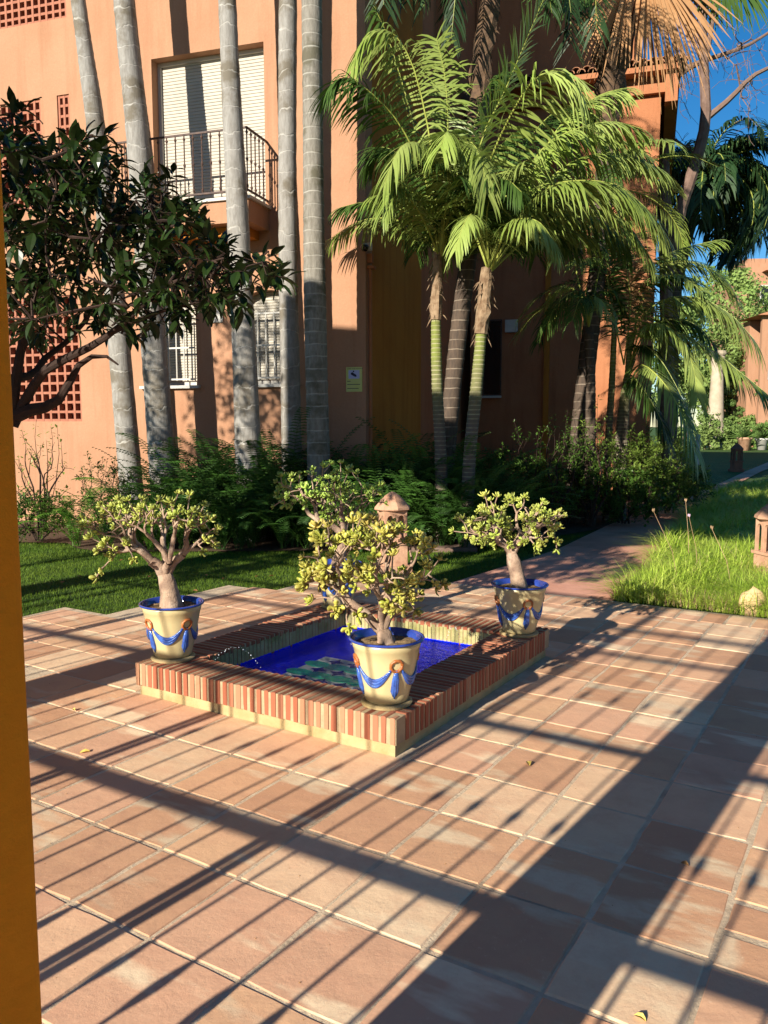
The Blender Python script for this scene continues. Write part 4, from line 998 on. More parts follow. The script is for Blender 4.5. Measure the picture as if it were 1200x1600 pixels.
b = MB(); o = ot.location; Q = lambda x,y,Y=TY: at(x,y,Y)-o
limbs = [cat([Vector((0,0,0)),Q(-22,760),Q(-5,690),Q(25,650)],6),
         cat([Q(25,650),Q(55,638),Q(85,632),(Q(110,595)),Q(128,565),Q(160,555),Q(185,570)],9), cat([Q(20,665),Q(45,615),Q(75,575,4.5),Q(130,548,4.4),Q(175,520,4.3),Q(220,480,4.3),Q(265,440,4.2),Q(330,430,4.1)],12),
         cat([Q(20,640),Q(30,560),Q(50,480),Q(70,400),Q(90,320),Q(130,250)],10), cat([Q(22,590),Q(52,585,4.8),Q(70,560,4.9),(Q(120,520,5)),(Q(150,470,5)),Q(200,400,5),Q(230,320,5)],10),
         cat([Q(175,520,4.3),Q(240,490,4.5),Q(300,475,4.5),Q(360,460,4.5),Q(420,445,4.4)],9)]
for i, l in enumerate(limbs): r0 = (.060,.040,.033,.032,.026,.013)[i]; b.tube(l, [r0*(1-.88*k/(len(l)-1)) for k in range(len(l))], 8, False)
lp = [p for l in limbs[1:] for p in l]
lms = [oleaf_mesh(s, M['orange_leaf'], .078+.008*s) for s in range(5)]
allv, allf = MB(), 0; singles = []; tries = 0; nsp = 0; spots = []
while nsp < 350 and tries < 30000:
    tries += 1; x, y = U(-30,450), U(140,640)
    if not inside(poly, x, y): continue
    dens = 1.0
    if y > 400 and x < 300: dens = .5
    if x > 150: dens = .62
    if rnd.random() > dens: continue
    Y = TY + U(-.75,.75); p = at(x,y,Y)-o; near = min(lp, key=lambda q: (q-p).length_squared)
    if (near-p).length > .62: continue
    m1 = near.lerp(p,.55)+Vector((U(-.05,.05),U(-.05,.05),U(-.02,.06))); b.tube([near,m1,p],[.007,.005,.0025],4,False); lp += [m1, p]
    d0 = (p-m1).normalized(); d0 = (d0+Vector((U(-.3,.3),U(-.3,.3),U(.0,.7)))).normalized(); nsp += 1
    tp = p.copy()
    for k in range(9):
        an = k*2.4+U(-.3,.3); s = d0.orthogonal().normalized(); s.rotate(Matrix.Rotation(an,3,d0))
        dd = (s*U(.7,1)+d0*(.35+.06*k)+Vector((0,0,-.12))).normalized(); base = p + d0*(k*.014)
        q_ = dd.to_track_quat('X','Z'); singles.append((base, q_, rnd.randrange(5), U(.8,1.15), Y))
    b.tube([p, p+d0*.13],[.0025,.001],4,False)
b.build('branches', M['bark'], ot)
singles.sort(key=lambda s: s[4])
for (p, q_, k, s_, Y) in singles[:300]:
    put('leaf', lms[k], ot, p, q_.to_euler(), s_)
def join_leaves(name, items, meshes, m_, parent):
    vs, fs = [], []; off = 0; out = []
    data = []
    for me in meshes:
        v = np.array([vv.co[:] for vv in me.vertices]); f = [tuple(pp.vertices) for pp in me.polygons]; data.append((v, f))
    for (p, q_, k, s_) in items:
        v, f = data[k]; Rm = np.array(q_.to_matrix()); out.append(v@Rm.T*s_+np.array(p[:])); fs += [tuple(i+off for i in ff) for ff in f]; off += len(v)
    me = bpy.data.meshes.new(name); me.from_pydata(np.vstack(out).tolist(), [], fs); me.materials.append(m_); return stuff(put(name, me, parent))
join_leaves('foliage', [s[:4] for s in singles[300:]], lms, M['orange_leaf'], ot)

# leafy tree beside the arcade, outside the view, that dapples the facade
dt = thing('orange_tree', 'orange tree beside the end of the arcade, outside the view', 'tree', ab(2.0,-8.5,-.02), 0)
b = MB(); b.tube(cat([(0,0,0),(.05,0,1.2),(0,.05,2.4)],5), [.08,.075,.07,.06,.05], 8); tg = []
while len(tg) < 330:
    v = Vector((U(-1,1),U(-1,1),U(-1,1)))
    if v.length < 1: tg.append(Vector((v.x*1.1, v.y*1.0, 4.0+v.z*2.4)))
tips = []; grow(b, Vector((0,.05,2.4)), tg, .05, Vector((0,0,1)), tips, .005, .1, .005, 5); b.build('trunk', M['bark'], dt)
items = []
for p, d in tips:
    for k in range(12):
        dd = Vector((U(-1,1),U(-1,1),U(-.6,.7))).normalized(); items.append((p+dd*.05+Vector((U(-.1,.1),U(-.1,.1),U(-.1,.1))), dd.to_track_quat('X','Z'), rnd.randrange(5), U(1.0,1.5)))
join_leaves('foliage', items, lms, M['orange_leaf'], dt)

dt2 = thing('orange_tree', 'small round orange tree added outside the view to shade the lawn', 'tree', ab(1.4,-6.75,-.02), 0)  # unseen tree added by the second arch so its crown shades the lawn
b = MB(); b.tube(cat([(0,0,0),(.03,0,.8),(0,.03,1.7)],5), [.06,.055,.05,.045,.04], 8); tg = []
while len(tg) < 120:
    v = Vector((U(-1,1),U(-1,1),U(-1,1)))
    if v.length < 1: tg.append(Vector((v.x*.72, v.y*.72, 2.55+v.z*.95)))
tips = []; grow(b, Vector((0,.03,1.6)), tg, .04, Vector((0,0,1)), tips, .004, .1, .004, 5); b.build('trunk', M['bark'], dt2)
items = []
for p, d in tips:
    for k in range(13):
        dd = Vector((U(-1,1),U(-1,1),U(-.6,.7))).normalized(); items.append((p+dd*.05+Vector((U(-.08,.08),U(-.08,.08),U(-.08,.08))), dd.to_track_quat('X','Z'), rnd.randrange(5), U(1.0,1.5)))
join_leaves('foliage', items, lms, M['orange_leaf'], dt2)

# ------------------------------------------------------------------ beds: earth, ferns, strap plants, shrubs
bed = [(-5.5,10.9),(-4.2,10.75),(-3.9,10.3),(-3.5,10.0),(-1.5,10.05),(0,10.15),(1.2,10.3),(2.6,11.6),(3.6,12.6),(5.2,15.0),(7.0,18.6),(7.5,22),(3.5,19),(1.6,18.2),(-.2,12),(-6,13.6)]
b = MB(); b.add([(x,y,-.012) for x,y in bed], [tuple(range(len(bed)))]); struct(b.build('bed_earth', M['earth']))
def fern_frond(seed, m_):
    r = random.Random(seed); b = MB(); L = r.uniform(.95,1.25); K = 14; pts = []; e = R(r.uniform(62,78)); p = Vector((0,0,0)); bend = r.uniform(1.3,2.0)
    for i in range(K): pts.append(p.copy()); p = p + Vector((math.cos(e),0,math.sin(e)))*L/K; e -= bend/K*(0.5+1.2*i/K)
    b.tube(pts[::2], [.004*(1-.1*i) for i in range(len(pts[::2]))], 3, False)
    for i in range(34):
        t = .08+.92*i/34; f_ = t*(K-1.01); k = int(f_); q = pts[k].lerp(pts[k+1], f_-k); tan = (pts[k+1]-pts[k]).normalized()
        pl_ = .062*math.sin(math.pi*min(.98,(.1+.9*(1-t))**.8))**.7+.008
        for s in (-1,1):
            d = Vector((0,s,0))+tan*.35; tip = q+d*pl_+Vector((0,0,-.012)); 
            b.add([q-tan*.0045, q+tan*.0045, q+d*pl_*.6+tan*.005, tip, q+d*pl_*.6-tan*.004], [(0,1,2,3,4)])
    return b.mesh('frond', m_)
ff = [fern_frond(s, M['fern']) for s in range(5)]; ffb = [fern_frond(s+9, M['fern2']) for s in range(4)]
def fern(x, y, s, ms, n, label, z=0):
    t = thing('fern', label, 'fern', (x,y,z), U(0,6), 'sword ferns filling the bed')
    for i in range(n):
        put('frond', ms[rnd.randrange(len(ms))], t, (U(-.05,.05),U(-.05,.05),0), (0, U(-.25,.35), i*2.4+U(-.3,.3)), s*U(.8,1.2))
    return t
def flab(x, row):
    a_ = ('front', 'middle', 'back')[row]
    k = 'the second leaning palm trunk' if x < -2.2 else 'the central grey palm trunk' if x < -1.6 else 'the slender upright palm trunk' if x < -1.1 else 'the rough ringed palm trunk' if x < -.6 else 'the yellow sign' if x < -.1 else 'the kentia palm pair' if x < .7 else 'the stone slab'
    return 'dark fern, %s row, nearest %s' % (a_, k)
for i in range(66):
    x = -2.9+ (i%22)*.19+U(-.12,.12); row = i//22; y = 10.25+row*.5+U(-.15,.15)
    if x > 1.0: y += (x-1)*.5
    fern(x, y, 1.0+.24*row+U(-.1,.12), ff, 15, flab(x, row))
for i in range(24):
    x = -2.3+i*.135+U(-.1,.1); y = 11.35+U(-.2,.15) - max(0, x+.4)*.1; fern(x, y, U(1.35,1.65), ff, 13, 'tall dark fern at the wall, ' + ('by the second leaning trunk','left of the central grey trunk','between central and slender trunks','between slender and ringed trunks','under the yellow sign','at the foot of the conduit pipe')[i//4])
for i in range(26):
    x = .15+(i%13)*.125+U(-.1,.1); y = (10.2 if i < 13 else 10.95)+U(0,.35); fern(x, y, U(1.0,1.25), ff, 15, 'dark fern at the feet of the kentia palms, ' + ('front' if i < 13 else 'rear') + (' left' if x < .7 else ' centre' if x < 1.2 else ' right'))
for i in range(14):
    x = 1.3+i*.2+U(-.1,.1); y = 11.0+(x-1.3)*1.15+U(0,.9); fern(x, y, U(.75,1.0), ff, 12, ['dark fern beside the foot of the kentia palms','dark fern under the sparse twiggy shrub','dark fern near the shaded path edge'][min(2,i//5)])
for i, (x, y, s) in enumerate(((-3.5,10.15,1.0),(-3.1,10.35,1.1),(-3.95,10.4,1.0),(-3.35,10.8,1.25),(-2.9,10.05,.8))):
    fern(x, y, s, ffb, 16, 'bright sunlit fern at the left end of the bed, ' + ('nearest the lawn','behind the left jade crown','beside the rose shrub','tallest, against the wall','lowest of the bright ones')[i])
def strap_mesh(seed, m_):
    r = random.Random(seed); b = MB(); L = r.uniform(.5,.75); e = R(r.uniform(55,80)); p = Vector((0,0,0)); K = 7; vs = []; bend = r.uniform(.9,2.0)
    for i in range(K+1):
        ww = .038*(.5,.8,1,1,.95,.8,.5,.04)[i]; vs += [p+Vector((0,-ww/2,.004)), p.copy(), p+Vector((0,ww/2,.004))]; p = p+Vector((math.cos(e),0,math.sin(e)))*L/K; e -= bend/K*(.4+i/K*1.2)
    b.add(vs, [(3*i+j,3*i+j+1,3*i+j+4,3*i+j+3) for i in range(K) for j in (0,1)]); return b.mesh('leaf', m_)
sm = [strap_mesh(s, M['strap']) for s in range(4)]
for i, (px_, py_) in enumerate(((640,862),(690,850),(735,845),(775,838),(820,828),(860,820),(905,815),(600,868),(560,866),(950,800),(720,800),(790,800),(1000,792))):
    g = gnd(px_, py_); t = thing('strap_leaf_plant', 'strap leaved lily clump ' + ('beside the stone lantern','just behind the stone slab','right of the stone slab','between the slab and the right jade crown','behind the left part of the right jade crown','behind the right part of the right jade crown','at the bend of the lawn edge right of the right jade','left of the stone lantern','behind the rear jade plant','by the path edge under the dark shrub','in the second row behind the stone slab','in the second row behind the right jade crown','furthest along the path edge')[i], 'plant', (g.x, g.y+.25, -.01), U(0,6), 'lily clumps along the bed edge')
    for k in range(15): put('leaf', sm[rnd.randrange(4)], t, (U(-.04,.04),U(-.04,.04),0), (0,U(-.2,.3),k*2.4), U(.8,1.25))

def small_leaf(seed, m_, L=.05, w_=.5):
    b = MB(); W = L*w_; b.add([(0,0,0),(L*.4,-W/2,.006),(L,0,-.004),(L*.4,W/2,.006)], [(0,1,2),(0,2,3)]); return b.mesh('leaf', m_)
def shrub(name, label, cat_, loc, r, n_t, leaves, L, m_, stem_m=None, group=None, seed=1, stems=4, base_h=.05, up=.3):
    global rnd, U
    rnd = random.Random(seed); U = rnd.uniform
    t = thing(name, label, cat_, loc, 0, group); b = MB(); tips = []; tg = []
    while len(tg) < n_t:
        v = Vector((U(-1,1),U(-1,1),U(-1,1)))
        if v.length < 1 and (v.length > .35 or rnd.random() < .3): tg.append(Vector((v.x*r[0], v.y*r[1], r[2]*1.05+v.z*r[2])))
    ch = [tg[i::stems] for i in range(stems)]
    tg.sort(key=lambda v: v.x); ch = [tg[i*len(tg)//stems:(i+1)*len(tg)//stems] for i in range(stems)]
    for c_ in ch: grow(b, Vector((U(-.1,.1)*r[0],U(-.1,.1)*r[1],base_h)), c_, .012+.01*r[2], Vector((0,0,1)), tips, .002, .1, .0025, 4)
    b.build('stems', stem_m or M['bark'], t)
    ms = [small_leaf(0, m_, L*.8), small_leaf(0, m_, L), small_leaf(0, m_, L*1.2)]
    items = []
    for p, d in tips:
        for k in range(leaves):
            dd = Vector((U(-1,1),U(-1,1),U(-.5,1))).normalized(); items.append((p-d*U(0,L*4)+dd*L*.35, dd.to_track_quat('X','Z'), rnd.randrange(3), U(.7,1.3)))
    o_ = join_leaves('foliage', items, ms, m_, t); return t
sh = [('rounded leafy shrub catching the sun below the arching palm', (3.75,13.1), (.8,.7,.80), M['shrub'], 150),
      ('broad sunlit shrub beside the path under the palm fronds', (4.6,13.9), (.75,.7,.78), M['shrub'], 150),
      ('dark bushy shrub between the ferns and the sunlit shrubs', (2.75,12.4), (.8,.6,.68), M['shrub_d'], 140),
      ('low round shrub next to the white path post', (5.9,15.9), (.6,.6,.42), M['shrub'], 90),
      ('dark shrub in front of the sunlit shrub near the path', (3.7,12.5), (.8,.5,.5), M['shrub_d'], 130),
      ('shaded shrub on the path side of the bed', (4.9,14.0), (.8,.6,.5), M['shrub_d'], 120),
      ('dark leafy bush behind the ferns, left of the dark window', (1.15,12.2), (.75,.5,.62), M['shrub_d'], 130),
      ('dark leafy bush under the dark window', (2.0,12.9), (.7,.5,.66), M['shrub_d'], 130),
      ('small leafy bush at the far corner of the wing', (4.9,16.2), (.6,.5,.8), M['shrub_d'], 90)]
for i, (lab, (x,y), r, m_, n_) in enumerate(sh): shrub('shrub', lab, 'shrub', (x,y,-.01), r, n_, 22, .065, m_, seed=50+i)
shrub('flowering_shrub', 'tall sparse twiggy shrub with small leaves in front of the dark window', 'shrub', (2.35,11.9,-.01), (.75,.55,.95), 90, 9, .05, M['shrub_d'], seed=70, stems=5)
shrub('flowering_shrub', 'upright thin stemmed shrub before the bright pilaster strip', 'shrub', (3.1,12.3,-.01), (.4,.4,1.05), 60, 10, .05, M['shrub'], seed=71, stems=4)
shrub('rose_shrub', 'spindly rose shrub against the peach wall under the lattice', 'shrub', (at(75,800,11.9).x,11.7,-.01), (.55,.3,.85), 46, 5, .06, M['shrub'], seed=72, stems=7)
shrub('shrub', 'low leafy shrub at the foot of the rose, left end of the bed', 'shrub', (at(60,820,10.6).x,10.6,-.01), (.6,.4,.38), 130, 18, .05, M['shrub_d'], seed=73)
shrub('shrub', 'young bush between the leftmost palm and the ferns', 'shrub', (at(170,800,11.3).x,11.2,-.01), (.45,.4,.62), 80, 12, .05, M['shrub_d'], seed=74)
rnd = random.Random(99); U = rnd.uniform

# ------------------------------------------------------------------ garden grass clump and rocks
def blades(name, spots, m_, parent=None):
    vs, fs = [], []
    for (x, y, z, h, w_, lean, az) in spots:
        c, s = math.cos(az), math.sin(az); o_ = len(vs); K = 3
        px_, py_ = -s*w_/2, c*w_/2
        for k in range(K+1):
            t = k/K; l_ = lean*h*t*t; zz = z+h*(t-.35*lean*t*t); ww = (1,.85,.55,.05)[k]
            vs += [(x+c*l_-px_*ww, y+s*l_-py_*ww, zz), (x+c*l_+px_*ww, y+s*l_+py_*ww, zz)]
        fs += [(o_+2*k,o_+2*k+1,o_+2*k+3,o_+2*k+2) for k in range(K)]
    me = bpy.data.meshes.new(name); me.from_pydata(vs, [], fs); me.materials.append(m_); return stuff(put(name, me, parent))
def in_clump(a, b_):
    # region right of the path, behind the patio
    return a > 7.22 and b_ > -2.02 + .0*(a) 
sp_ = []; gpoly = [ab(7.2,-2.05), ab(7.22,-1.2), ab(7.2,-.3), ab(7.2,1.2), ab(10,2.0), (13.5,19.5), (12.6,24.5), gnd(1163,752)[:2], gnd(1105,789)[:2], gnd(1075,812)[:2], gnd(1052,838)[:2], gnd(1030,868)[:2], gnd(1010,900)[:2]]
gpoly = [(p[0], p[1]) for p in gpoly]
n = 0
while n < 44000:
    Y = 6.3 + (U(0,1)**2.1)*14; X = U(1.8, 12.5)
    if not inside(gpoly, X, Y): continue
    if X/Y > .56: continue
    n += 1; far = (Y-6.3)/14; h = U(.20,.46) if Y < 12 else U(.28,.45)
    h *= .8+.35*math.sin(X*5)*math.sin(Y*4.3)
    sp_.append((X, Y, -.02, h, .0075*(1+far*2.2), U(.4,1.9), U(0,6.28)))
blades('ornamental_grass', sp_, M['grassb'])['label'] = 'tufted bright garden grass at the patio corner'
blades('yellowed_grass', [(x+U(-.03,.03), y+U(-.03,.03), z, h*U(.6,1.05), w_, l_*1.1, U(0,6.28)) for (x,y,z,h,w_,l_,a_) in sp_[::6]], leafmat('yellowed_blade', (.58,.56,.16), (.50,.42,.20), .3, .6, 5, .2))
M['straw'] = leafmat('dry_straw', (.50,.34,.20), (.42,.27,.15), .2, .8, 5, .1)
sp_ = []
for _ in range(1500):
    b_ = U(-1.75,.9); p = ab(7.22+U(0,.25), b_); sp_.append((p.x,p.y,-.01,U(.05,.17),.007,U(.1,1.0),U(0,6.28)))
blades('dry_grass_base', sp_, M['straw'])
for i in range(4):
    x, y = U(1010,1190), U(0,1); g = gnd(1000+U(0,190), U(870,930)); b = MB(); h = U(.5,.75); d = Vector((U(-.25,.2),U(-.1,.1),0)); 
    b.tube([g, g+Vector((0,0,h*.5))+d*.3, g+Vector((0,0,h))+d], [.003,.0025,.002], 4); o_ = b.build('flower_stalk', M['straw']); 
    q = MB(); 
    for k in range(5): an = k*1.26; q.lathe([(0,0),(.006,.012),(.004,.026),(0,.03)], 5, g+Vector((0,0,h-.01))+d+Vector((.009*math.cos(an),.009*math.sin(an),U(0,.01))))
    q.build('flower_head', M['straw'] if i else mat('pale_pink_petal',(.6,.4,.5)), o_)
    tag(o_, 'thin dry flower stalk rising out of the tufted grass' + (' with a pale pink flower' if i == 0 else ''), 'flower stalk', 'dry flower stalks in the grass')
def rock(label, c, r, seed, m_):
    rr = random.Random(seed); bm_v = []; n1, n2 = 9, 7; b = MB(); vs = []
    for i in range(n2+1):
        ph = math.pi*i/n2
        for j in range(n1):
            an = 2*math.pi*j/n1; k = 1+rr.uniform(-.18,.18); vs.append((r[0]*k*math.sin(ph)*math.cos(an), r[1]*k*math.sin(ph)*math.sin(an), r[2]*(k*math.cos(ph))))
    b.add(vs, [(i*n1+j,(i+1)*n1+j,(i+1)*n1+(j+1)%n1,i*n1+(j+1)%n1) for i in range(n2) for j in range(n1)])
    o_ = b.build('rock', m_, None, False, c); tag(o_, label, 'rock'); sm_ = o_.modifiers.new('s','SUBSURF'); sm_.levels = sm_.render_levels = 1; return o_
g = gnd(1172,955); rock('pale yellow rock at the patio edge against the grass', (g.x,g.y-.03,.07), (.125,.09,.135), 4, M['stone'])
g = gnd(1105,944); rock('small flat yellow stone at the foot of the grass', (g.x,g.y-.03,.010), (.06,.035,.022), 6, M['stone'])
# lawn blades near the camera
sp_ = []; n = 0
while n < 52000:
    X, Y = U(-4.9,2.9), U(5.2,11.6)
    if abs(X)/Y > .52: continue
    a_ = X*math.sin(GRID)+Y*math.cos(GRID); b_ = X*math.cos(GRID)-Y*math.sin(GRID)
    if a_ < 7.12 and b_ > edge_b(a_)-.01: continue
    if a_ >= 7.12 and b_ > -3.64+.0*(a_): continue
    if inside(bed, X, Y): continue
    n += 1; sp_.append((X,Y,-.03,U(.025,.045),.004,U(.2,1),U(0,6.28)))
blades('lawn_grass', sp_, M['lawnb'])

# ------------------------------------------------------------------ lanterns, slab, posts, leaves
def lantern(label, x, y, s, m_, rz=0):
    t = thing('garden_lantern', label, 'lantern', (x,y,-.02), rz, 'terracotta garden lanterns')
    q = MB(); q.box(-.17,.17,-.17,.17,0,.08); q.box(-.13,.13,-.13,.13,.08,.30); q.box(-.15,.15,-.15,.15,.30,.33); q.build('pedestal', m_, t)
    q = MB(); H0, H1 = .33, .66; w_ = .13
    for k in range(4):   # each side: two arches cut from a plate
        sub = MB(); 
        for cx in (-.06, .06):
            pts = [(cx-.037*math.cos(u_*math.pi/8), .57+.045*math.sin(u_*math.pi/8)) for u_ in range(9)]
            for (xa,za),(xb,zb) in zip(pts[:-1],pts[1:]): sub.add([(xa,-w_,za),(xb,-w_,zb),(xb,-w_,H1),(xa,-w_,H1),(xa,-w_+.03,za),(xb,-w_+.03,zb),(xb,-w_+.03,H1),(xa,-w_+.03,H1)],[(0,1,2,3),(7,6,5,4),(0,4,5,1)])
            for (xa,xb) in ((cx-.062,cx-.037),(cx+.037,cx+.062)): 
                sub.box(max(xa,-.1299),min(xb,.1299),-w_,-w_+.03,H0,H1)
        Rm = Matrix.Rotation(k*math.pi/2,3,'Z'); q.add([Rm@Vector(v) for v in sub.v], sub.f)
    q.build('chamber', m_, t)
    q = MB(); q.lathe([(.0,.655),(.175,.66),(.20,.675),(.195,.70),(.135,.765),(.13,.775),(.095,.80),(.09,.812),(.03,.85),(0,.862)], 8); q.build('roof', m_, t)
    t.scale = (s,s,s); return t
lantern('terracotta lantern on the lawn behind the front jade plant', at(613,800,8.6).x, 8.7, 1.0, M['lantern'], .3)
lantern('terracotta lantern in the grass cut by the right edge of the photo', at(1214,820,8.0).x, 8.05, .96, M['lantern'], .2)
g = gnd(1150,736); lantern('dark lantern standing on the far shaded lawn', g.x, g.y, 1.1, M['lantern_d'], .1)
b = MB(); g = gnd(690,853); b.box(-.42,.42,-.35,.35,-.03,.03); o_ = b.build('stone_slab', M['bark2'], None, False, (g.x,g.y,.0)); tag(o_, 'dark flat stone slab on the lawn in front of the ferns', 'slab')
# path post
g = Vector((at(1090,700,16.5).x, 16.5, 0)); t = thing('path_post', 'slim white topped post among the shrubs beside the path', 'post', g)
q = MB(); q.box(-.035,.035,-.035,.035,0,.55); q.build('base', M['iron'], t); q = MB(); q.box(-.033,.033,-.033,.033,.551,1.35); q.build('shaft', M['white'], t)
def fallen(label, x, y, s, m_, up=0.0):
    g = gnd(x,y); b = MB(); b.add([(0,0,.004),(s*.25,-s*.2,.010),(s*.6,-s*.24,.013),(s*.88,-s*.1,.008),(s,0,.003),(s*.88,s*.11,.010),(s*.6,s*.25,.016),(s*.25,s*.2,.012),(s*.5,0,.005)], [(i,(i+1)%8,8) for i in range(8)])
    o_ = b.build('fallen_leaf', m_, None, False, (g.x,g.y,up), (0,0,U(0,6))); tag(o_, label, 'leaf', 'dry leaves on the ground')
for a_ in (('yellow oval leaf in the bottom right corner of the patio', 990,1588,.035,M['dryleaf']), ('curled yellow leaf on a pale tile right of the fountain corner', 824,1191,.05,M['dryleaf']), ('small brown leaf left on the tiles near the long rail shadow', 124,1178,.05,M['dryleaf']),
           ('tiny yellow leaf on the joint left of the fountain', 113,1109,.035,M['dryleaf']), ('dark speck of leaf on the shaded tile', 1063,1350,.03,M['dryleaf2'])): fallen(*a_)
for i, (x, y) in enumerate(((187,878),(95,913),(352,905),(405,902),(430,902),(118,903),(232,904),(320,900),(300,925))): fallen('dry brown leaf on the lawn ' + ('beside the left jade crown','near the pillar in the deep shade','between the left and rear pots','close to the middle of the lawn edge','nearest the rear pot','left of the left jade plant, lower one','under the left jade crown','right of the left jade trunk','just behind the left pot rim')[i], x, y, .07, M['dryleaf2'], .01)
# grit on the tiles
sp_ = MB()
for _ in range(500):
    a_, b_ = U(.9,6.9), U(-4.5,.6)
    if FA0-.05 < a_ < FA1+.05 and FB0-.05 < b_ < FB1+.05: continue
    p = ab(a_,b_,.0005); s_ = U(.001,.0032); sp_.add([p+Vector((s_,0,0)),p+Vector((0,s_,0)),p+Vector((-s_,0,0)),p+Vector((0,-s_,0)),p+Vector((0,0,s_))],[(0,1,4),(1,2,4),(2,3,4),(3,0,4)])
stuff(sp_.build('grit', M['dryleaf2']))

# ------------------------------------------------------------------ far garden
def far_tree(label, x, y, z0, r, n_clump, m_, seed, tr=.25, leafs=.2):
    global rnd, U
    rnd = random.Random(seed); U = rnd.uniform
    t = thing('far_tree', label, 'tree', (x,y,-.02), 0); leafs = leafs if leafs != .2 else .17; b = MB(); b.tube([(0,0,0),(.1,0,z0*.6),(0,0,z0+r[2]*.6)], [tr,tr*.8,tr*.4], 7); b.build('trunk', M['bark2'], t)
    vs, fs = [], []
    for c_ in range(n_clump):
        v = Vector((U(-1,1),U(-1,1),U(-1,1)))
        while v.length > 1: v = Vector((U(-1,1),U(-1,1),U(-1,1)))
        v = v.normalized()*(v.length**.4); c0 = Vector((v.x*r[0], v.y*r[1], z0+r[2]+v.z*r[2])); cr = U(.12,.22)*(r[0]+r[2])/2
        for k in range(70):
            d = Vector((U(-1,1),U(-1,1),U(-.8,1))).normalized(); p = c0+d*cr*U(.5,1.05); a_ = d.orthogonal().normalized()*leafs*U(.5,1); bb = d.cross(a_).normalized()*leafs*U(.3,.7); o_ = len(vs)
            tl_ = d*U(-.06,.06); vs += [p-a_, p+bb+tl_, p+a_, p-bb-tl_]; fs.append((o_,o_+1,o_+2,o_+3))
    me = bpy.data.meshes.new('crown'); me.from_pydata([tuple(v) for v in vs], [], fs); me.materials.append(m_); put('crown', me, t); return t
M['far1'] = leafmat('far_foliage', (.16,.25,.06), (.24,.32,.09), .25, .6, .4, .2)
M['far2'] = leafmat('far_foliage_dark', (.08,.15,.03), (.13,.20,.05), .25, .6, .4, .2)
def fx(px_, Y): return at(px_, 700, Y).x
far_tree('broad pale green tree filling the gap under the weeping palm', fx(1118,62), 62, 3.2, (4.6,3.4,4.8), 170, M['far1'], 1)
far_tree('tall pale tree at the right edge below the roof line', fx(1200,68), 68, 3.0, (4.2,3,4.6), 150, M['far1'], 2)
far_tree('rounded tree behind the white column', fx(1070,60), 60, 2.2, (4,3,4.2), 140, M['far1'], 3)
far_tree('dark tree inside the garden behind the pots', fx(1150,59), 59, 1.0, (2.0,1.8,2.6), 90, M['far2'], 4, .3)
far_tree('low bright hedge bush at the edge of the far lawn', fx(1160,57), 57, -.8, (3.4,1.0,1.5), 110, M['far1'], 5, .1, .12)
far_tree('low hedge bush left of the far pots', fx(1100,52), 52, -.8, (2.6,1.0,1.5), 100, M['far1'], 6, .1, .12)
far_tree('hedge bush at the far right of the lawn, in front of the peach house', fx(1205,54), 54, -.8, (1.6,.9,1.3), 70, M['far2'], 7, .1, .12)
rnd = random.Random(5); U = rnd.uniform
fb = thing('distant_house', 'distant peach house with a tiled roof high above the far trees', 'building', (fx(1138,88), 88, -.02), R(-4))
b = MB(); b.box(0,16,0,8,0,17.4); b.box(1.2,4.6,1,6,17.4,19.0); b.build('wall', M['wall'], fb)
b = MB(); b.prism([(2.6,17.42),(16.5,17.42),(16.5,18.9),(5.4,18.4)], -1.2, 3); b.build('roof', M['roof'], fb)
for (x0, z0) in ((2.6,14.2),(5.4,14.2)):
    d = MB(); d.box(x0,x0+1.2,-.06,-.005,z0,z0+1.8); wn = d.build('window', M['dark'], fb); frame(x0-.1,x0+1.3,z0-.1,z0+1.9,-.12,-.061,.12,M['white'],wn)
gh = thing('garden_house', 'peach house front with an open window at the right edge, beyond the lawn', 'building', (fx(1182,55), 55, -.02), R(-3))
b = MB()
for (x0,x1,z0,z1) in ((0,.5,0,8.7),(.5,2.6,0,4.5),(.5,2.6,6.8,8.7),(2.6,9,0,8.7)): b.box(x0,x1,0,.3,z0,z1)
b.box(.02,9,2.2,6,0,8.65); b.build('wall', M['wall'], gh)
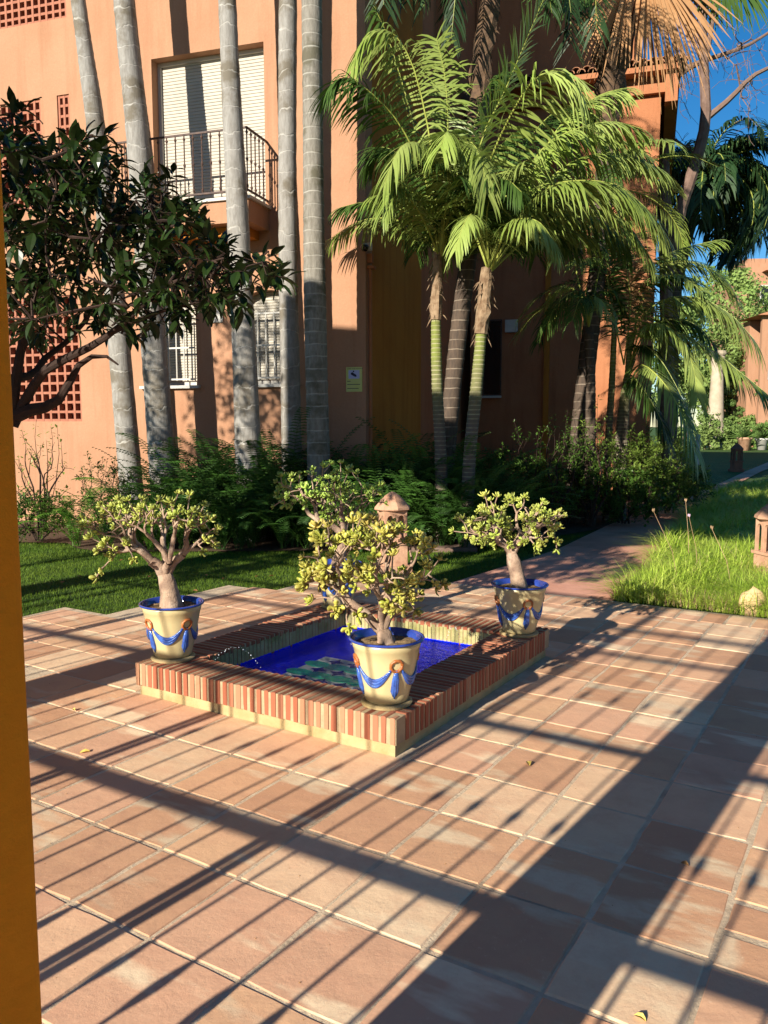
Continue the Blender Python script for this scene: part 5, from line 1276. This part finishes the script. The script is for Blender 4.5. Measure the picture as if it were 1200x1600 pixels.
b = MB(); b.box(.501,2.599,.12,.2,4.52,6.78); wn = b.build('window', M['dark'], gh); frame(.51,2.59,4.53,6.77,.06,.119,.12,M['white'],wn)
b = MB(); b.prism([(-.5,8.701),(9.4,8.701),(9.4,9.6),(1.4,9.3)], -.5, 3); b.build('roof', M['roof'], gh)
cl = thing('white_column', 'cream rounded garden column seen past the palm fronds', 'column', (fx(1116,56), 56, -.02))
b = MB(); b.lathe([(.62,0),(.62,.8),(.50,2.6),(.42,4.4),(.44,6.2),(0,6.2)], 14); b.build('shaft', M['column'], cl, True)
b = MB(); b.lathe([(.5,6.2),(.55,6.3),(.5,6.5),(0,6.5)], 14); b.build('cap', M['column'], cl)
def far_pot(label, px_, Y, m_, seed):
    t = thing('planter', label, 'planter', (fx(px_,Y), Y, -.02)); b = MB(); b.lathe([(0,0),(.24,0),(.34,.55),(.38,.56),(.38,.66),(.32,.66),(.3,.58),(0,.58)], 14); b.build('pot', m_, t, True)
    vs = MB(); r = random.Random(seed)
    for k in range(120):
        d = Vector((r.uniform(-1,1),r.uniform(-1,1),r.uniform(.1,1.2))).normalized(); q = Vector((0,0,.6)); s = d.orthogonal().normalized()*.05; L_ = r.uniform(.4,1.1); vs.add([q+d*.1-s, q+d*.1+s, q+d*L_+Vector((0,0,-.1))], [(0,1,2)])
    vs.build('plant', M['far2'], t); return t
far_pot('terracotta planter with a green plant on the far lawn', 1163, 50, M['lantern'], 1).scale = (1.2,)*3
far_pot('pale grey planter at the right edge of the far lawn', 1190, 51, M['white'], 2).scale = (1.1,)*3

# ------------------------------------------------------------------ labels: neighbours that would share one are told apart by their place
ORD = ['leftmost', 'second from left', 'third from left', 'fourth from left', 'fifth from left', 'sixth from left', 'seventh from left', 'eighth from left', 'ninth from left']
by = {}
for o in list(col.objects):
    if o.parent is None and o.get('label') and o.get('category'): by.setdefault(o['label'], []).append(o)
for lab, os_ in by.items():
    if len(os_) > 1:
        def key(o): 
            p = o.location if o.type == 'EMPTY' else Vector(o.bound_box[0]); return p.x/max(p.y, .1)
        for i, o in enumerate(sorted(os_, key=key)): o['label'] = lab + ', ' + ORD[min(i, 8)]
